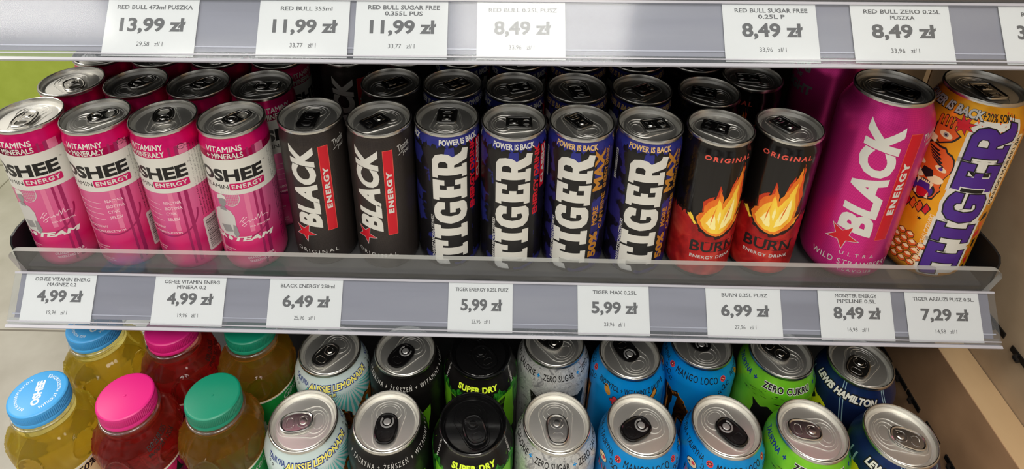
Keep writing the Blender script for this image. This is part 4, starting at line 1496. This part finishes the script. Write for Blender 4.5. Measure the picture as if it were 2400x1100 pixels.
GP, GD, GC, GX, GB = 'slim pink vitamin cans', 'slim dark grey cans with red bar', 'slim blue black cans with red lettering', 'slim blue black cans with gold lettering', 'slim black flame cans'
row1 = [
    ('vit_a', -361.8, 427.6, -2, 5, 'slim pink can with tennis figure, leftmost of the front row', GP),
    ('vit_b', -309.4, 427.6, 0, 124, 'slim pink can with ingredient list, second in the front row', GP),
    ('vit_b', -257.4, 427.6, -14, -157, 'slim pink can with ingredient list and full barcode, third in the front row', GP),
    ('vit_a', -205.2, 427.4, 0, 140, 'slim pink can with tennis figure beside the first dark grey can', GP),
    ('black_w', -146.6, 434.5, 0, -3, 'slim dark grey can with red bar, front row, beside the pink cans', GD),
    ('black', -93.0, 431.8, -10, -46, 'slim dark grey can with red bar, right one of the front pair', GD),
    ('classic2', -41.2, 434.8, 8, 180, 'slim blue black can with red side lettering, next to the dark grey pair', GC),
    ('classic', 9.9, 430.9, 0, 90, 'slim blue black can with red side lettering, right one of the front two', GC),
    ('max', 61.7, 431.3, -13, -147, 'slim blue black can with gold side lettering, left one of the front two', GX),
    ('max', 113.8, 430.6, -8, 104, 'slim blue black can with gold side lettering, beside the flame cans', GX),
    ('burn', 166.5, 428.1, 0, -117, 'slim black flame can with black tab, left one of the front two', GB),
    ('burn_d', 219.7, 431.5, -22, -148, 'slim black flame can with metal tab, beside the big pink can', GB),
    ('pinkbig', 289.7, 434.0, -18, 46, 'tall pink half litre can with red star, in the front row', 'tall pink half litre cans'),
    ('orange', 358.0, 436.7, 0, 5, 'tall orange can with purple lettering at the right shelf end', None),
]
row2 = [
    ('vit_b', -357.4, 479.3, -60, 42, 'slim pink can in the second row, leftmost, bright lid', GP),
    ('vit_a', -303.5, 479.1, -80, 144, 'slim pink can in the second row behind the gap of the first two', GP),
    ('vit_b', -251.2, 478.9, 120, 144, 'slim pink can in the second row behind the third pink can', GP),
    ('vit_b', -198.6, 478.6, 36, 95, 'slim pink can in the second row, rightmost, next to the gap', GP),
    ('black', -92.3, 486.3, 160, 127, 'slim dark grey can in the second row behind the front pair', GD),
    ('classic', -40.9, 486.4, -52, 127, 'slim blue black can in the second row beside the dark grey can', GC),
    ('classic', 11.2, 482.7, 28, 110, 'slim blue black can with red lettering in the second row, right one', GC),
    ('max', 63.1, 483.2, -60, 15, 'slim blue black can with gold lettering in the second row, tab towards the front', GX),
    ('max', 116.4, 482.8, -60, 122, 'slim blue black can with gold lettering in the second row, right one', GX),
    ('burn', 171.8, 480.8, 150, -110, 'slim black flame can in the second row behind the left front one', GB),
    ('burn_d', 215.5, 507.2, 50 - 110, -95, 'slim black flame can set back beside the rear pink can', GB),
    ('pinkbig', 288.0, 513.5, 48, 80, 'tall pink half litre can behind the front one, its top hidden by the upper rail', 'tall pink half litre cans'),
]
row3 = [
    ('vit_a', -358.8, 531.0, -90, 60, 'slim pink can in the third row, leftmost, half hidden by the upper rail', GP),
    ('vit_b', -306.6, 531.0, -90, 200, 'slim pink can in the third row, second from left', GP),
    ('vit_a', -254.0, 531.0, -90, 10, 'slim pink can in the third row, third from left', GP),
    ('vit_b', -200.0, 531.0, 60, 80, 'slim pink can in the third row, seen through the gap beside the dark grey cans', GP),
    ('black', -140.0, 538.0, 5, 90, 'slim dark grey can in the third row, standing in the gap', GD),
    ('black', -87.0, 540.0, 160, 90, 'slim dark grey can in the third row behind the other two', GD),
    ('classic', -35.0, 539.0, 28, 0, 'slim blue black can with red lettering in the third row, left one', GC),
    ('classic', 16.0, 535.5, 28, 20, 'slim blue black can with red lettering in the third row, right one', GC),
    ('max', 69.0, 536.0, -60, 30, 'slim blue black can with gold lettering in the third row, left one', GX),
    ('max', 121.5, 536.5, -60, 0, 'slim blue black can with gold lettering in the third row, right one', GX),
    ('burn', 174.2, 537.5, 150, 40, 'slim black flame can in the third row', GB),
]
CANR = lambda r: 33.15 if SPEC[r[0]][0] == 'b' else 25.8
for k_, x, y, rz, lr, lb, g in settle(row1 + row2 + row3, CANR):
    can(k_, x, y, ZM + LIFT, rz, lr, lb, g)
low = [
    ('lemon', -153.2, 334.6, 38, -80, 'pale frosted can with yellow lemonade lettering, front row', 'pale lemonade cans'),
    ('mblack', -87.0, 335.7, 14, 0, 'black half litre can with silver lid and black tab, front row', 'black half litre cans'),
    ('dry', -18.0, 335.8, 4, 20, 'green black half litre can with black lid, front row', 'black lid cans'),
    ('zerow', 48.7, 338.0, -10, 2, 'white swirl half litre can with silver lid, front row', 'white swirl cans'),
    ('mango', 115.8, 337.7, 2, -60, 'sky blue half litre can, front row, beside the white swirl can', 'sky blue cans'),
    ('mango', 183.1, 338.2, 10, 38, 'sky blue half litre can, front row, beside the acid green can', 'sky blue cans'),
    ('zerog', 250.3, 336.4, -4, -98, 'acid green half litre can, front row', 'acid green cans'),
    ('ham', 318.4, 333.9, -18, 68, 'navy half litre can at the right end, front row', 'navy cans'),
    ('lemon', -147.7, 401.0, 27, -33, 'pale frosted can with yellow lemonade lettering, second row', 'pale lemonade cans'),
    ('mblack', -80.9, 402.0, -8, -35, 'black half litre can with silver lid, second row', 'black half litre cans'),
    ('dry', -14.7, 402.3, -3, 36, 'green black half litre can with black lid, second row', 'black lid cans'),
    ('zerow', 51.3, 414.3, 6, -130, 'white swirl half litre can, second row, lid in shade', 'white swirl cans'),
    ('mango', 117.2, 404.0, -126, -150, 'sky blue can turned to its vitamin lettering, second row', 'sky blue cans'),
    ('mango', 183.2, 416.0, -19, -170, 'sky blue half litre can, second row, beside the acid green can', 'sky blue cans'),
    ('zerog', 251.2, 408.0, -4, -140, 'acid green half litre can, second row', 'acid green cans'),
    ('ham', 317.5, 400.5, -44, -40, 'navy half litre can, second row, beside the brown side board', 'navy cans'),
]
crates = [('flask', -354.6, 332.0), ('flask', -285.0, 331.6), ('flask', -219.0, 333.4), ('flask', -348.5, 399.0), ('flask', -279.5, 398.0), ('flask', -213.5, 401.0)]
spots = settle(low + crates, lambda r: 33.4 if r[0] == 'flask' else 33.15)
for k_, x, y, rz, lr, lb, g in spots[:len(low)]:
    can(k_, x, y, ZL + LIFT, rz, lr, lb, g)
FL = [(q[1], q[2]) for q in spots[len(low):]]

# ------------------------------------------------------------------ bottles
BOT = [(0, 0.6), (22, 0.0), (28, 1.5), (30.6, 5), (31.0, 9), (29.6, 60), (29.8, 124), (29.9, 130), (30.5, 136), (31.2, 142), (31.9, 148), (32.0, 152), (31.5, 157), (30.2, 162),
       (27.0, 166), (23.6, 169.6), (21.0, 173.2), (19.6, 177), (19.0, 181), (19.0, 186), (0, 186)]


def arc_text(bm, s, r0, w, h, mi, ang, top=True):
    b = fit(text_bm(s, .01, res=2, space=1.1), w, h)
    bmesh.ops.bisect_plane(b, geom=b.verts[:] + b.edges[:] + b.faces[:], plane_co=(0, 0, 0), plane_no=(1, 0, 0))
    for v in b.verts:
        x, y = v.co.x, v.co.y
        if top: t, r = PI / 2 - x / r0, r0 + y
        else: t, r = -PI / 2 + x / r0, r0 - y
        v.co = Vector((r * math.cos(t), r * math.sin(t), 0))
    place(b, 0, 0, ang)
    for v in b.verts: v.co.z = 197.06
    merge(bm, b, mi)


def make_bottle(liq, capm, labm, printed, extra=None):
    root = empty('drink_bottle')
    bm = bmesh.new()

    def relief(r, z, t):
        """five pressed ovals round the shoulder with slanting flutes between them"""
        if not 128 < z < 172: return r
        p = 2 * PI / 5
        q = ((t + p / 2) % p - p / 2) * 32.8
        d = math.hypot(q / 10.5, (z - 150) / 13.0)
        o_ = 1.2 * math.exp(-((d - 1) / .065) ** 2) - (.9 * (1 - d * d) if d < 1 else 0)
        q2 = (t % p - p / 2) * 32.8 + (z - 150) * .25
        o_ += -.8 * math.exp(-(q2 / 2.2) ** 2) * math.exp(-((z - 150) / 14) ** 2)
        return r + o_
    fine = []
    for (r0, z0), (r1, z1) in zip(BOT, BOT[1:]):
        n_ = max(1, int(abs(z1 - z0) / 1.0)) if z0 >= 120 and z1 < 180 else 1
        fine += [(r0 + (r1 - r0) * j / n_, z0 + (z1 - z0) * j / n_) for j in range(n_)]
    fine.append(BOT[-1])
    lathe(bm, fine, 220, 0, rfn=relief)
    obj('bottle_body', bm, [liq], root, 70)
    bm = bmesh.new()
    tube(bm, [(21.2 * math.sin(2 * PI * i / 60), -21.2 * math.cos(2 * PI * i / 60), 181.5) for i in range(60)], 1.1, True, 8)
    obj('neck_ring', bm, ['pet'], root, 60)
    if extra:
        bm = bmesh.new()
        A = Art(bm, BOT[1:-1], 32.8, ['black'])
        A.text(extra, 36, 164, 25, 8.5, 'black', rot=12, res=2, bold=.015, layer=50)
        obj('date_print', bm, ['black'], root)
    bm = bmesh.new()
    lab_prof = [(30.8, 14), (31.2, 14.5), (30.0, 60), (30.15, 131), (30.3, 133), (30.0, 133.6)]
    slots = [labm, 'white']
    lathe(bm, lab_prof, 80, 0, mfn=lambda i: 1 if i >= 3 else 0)
    A = Art(bm, lab_prof, 32.8, slots)
    printed(A)
    obj('label_sleeve', bm, slots, root, 50)
    bm = bmesh.new()
    teeth = 96

    def ridge(r, z, t):
        if 187.2 < z < 194.8:
            return r - (.45 if int(t / (2 * PI) * teeth * 2 + .5) % 2 else 0)
        return r
    lathe(bm, [(20.0, 183.4), (20.5, 183.2), (20.7, 184), (20.7, 186.4), (20.4, 186.8), (20.7, 187.4), (20.9, 188), (21.0, 193.6), (20.9, 194.7), (20.6, 196.0), (19.8, 196.8), (19.0, 197.0), (0, 197.0)], teeth * 2, 0, rfn=ridge)
    if capm == 'cap_blue':
        b = fit(text_bm('OSHEE', .05), 22, 6.0)
        place(b, .5, 0, 107)
        for v in b.verts: v.co.z = 197.06
        merge(bm, b, 1)
        arc_text(bm, 'BEZ KONSERWANTÓW', 14.8, 34, 2.6, 1, 107, True)
        arc_text(bm, 'WITHOUT PRESERVATIVES', 14.8, 38, 2.6, 1, 107, False)
    else:
        rb = bmesh.new()
        lathe(rb, [(1.2, 196.9), (.9, 197.4), (0, 197.5)], 12, 0)
        merge(bm, rb, 0)
    obj('screw_cap', bm, [capm, 'cap_print'], root, 40)
    return root


def lab1(A):
    A.text('50%', 37, 126.5, 18, 7.5, 'black', bold=.03, shear=.2)
    A.text('OSHEE', 0, 100, 56, 14, 'white', bold=.05)
def lab2(A):
    A.text('OSHEE', 0, 100, 56, 14, 'white', bold=.05)
    for k in range(9):
        A.poly([jag([(-60 + 14 * k, 118), (-54 + 14 * k, 129), (-50 + 14 * k, 116)], 1, 3, k)], 'black', 2)
def lab3(A):
    A.text('Ginseng', 38, 124, 34, 10, 'lgrey', shear=.35)
    A.text('OSHEE', 0, 100, 56, 14, 'white', bold=.05)
    A.poly([jag([(-40, 120), (-20, 130), (-10, 116)], 1.5, 3, 2)], 'lime', 2)


GBt = 'bottles with wide screw caps'
for bi, (liq, capm, labm, pf, ex, pos) in enumerate((
    ('liq_yellow', 'cap_blue', 'lab_cream', lab1, None, ((0, 'bottle of yellow drink with lettered blue cap, front row'), (14, 'bottle of yellow drink with blue cap, second row, half under the rail'))),
    ('liq_red', 'cap_pink', 'lab_pink', lab2, 'EXP 25.08.2025\nPROD 25.11.2024', ((0, 'bottle of red drink with magenta cap and date print, front row'), (30, 'bottle of red drink with magenta cap, second row'))),
    ('liq_amber', 'cap_green', 'lab_green', lab3, None, ((0, 'bottle of amber drink with green cap, front row'), (20, 'bottle of amber drink with green cap, second row'))))):
    pr = make_bottle(liq, capm, labm, pf, ex)
    for i, (rz, lb) in enumerate(pos):
        x, y = FL[bi + 3 * i]
        r = pr if i == 0 else copy_tree(pr)
        r.location = P(x, y, ZL + LIFT)
        r.rotation_euler = (0, 0, math.radians(rz))
        tag(r, lb, 'bottle', GBt)
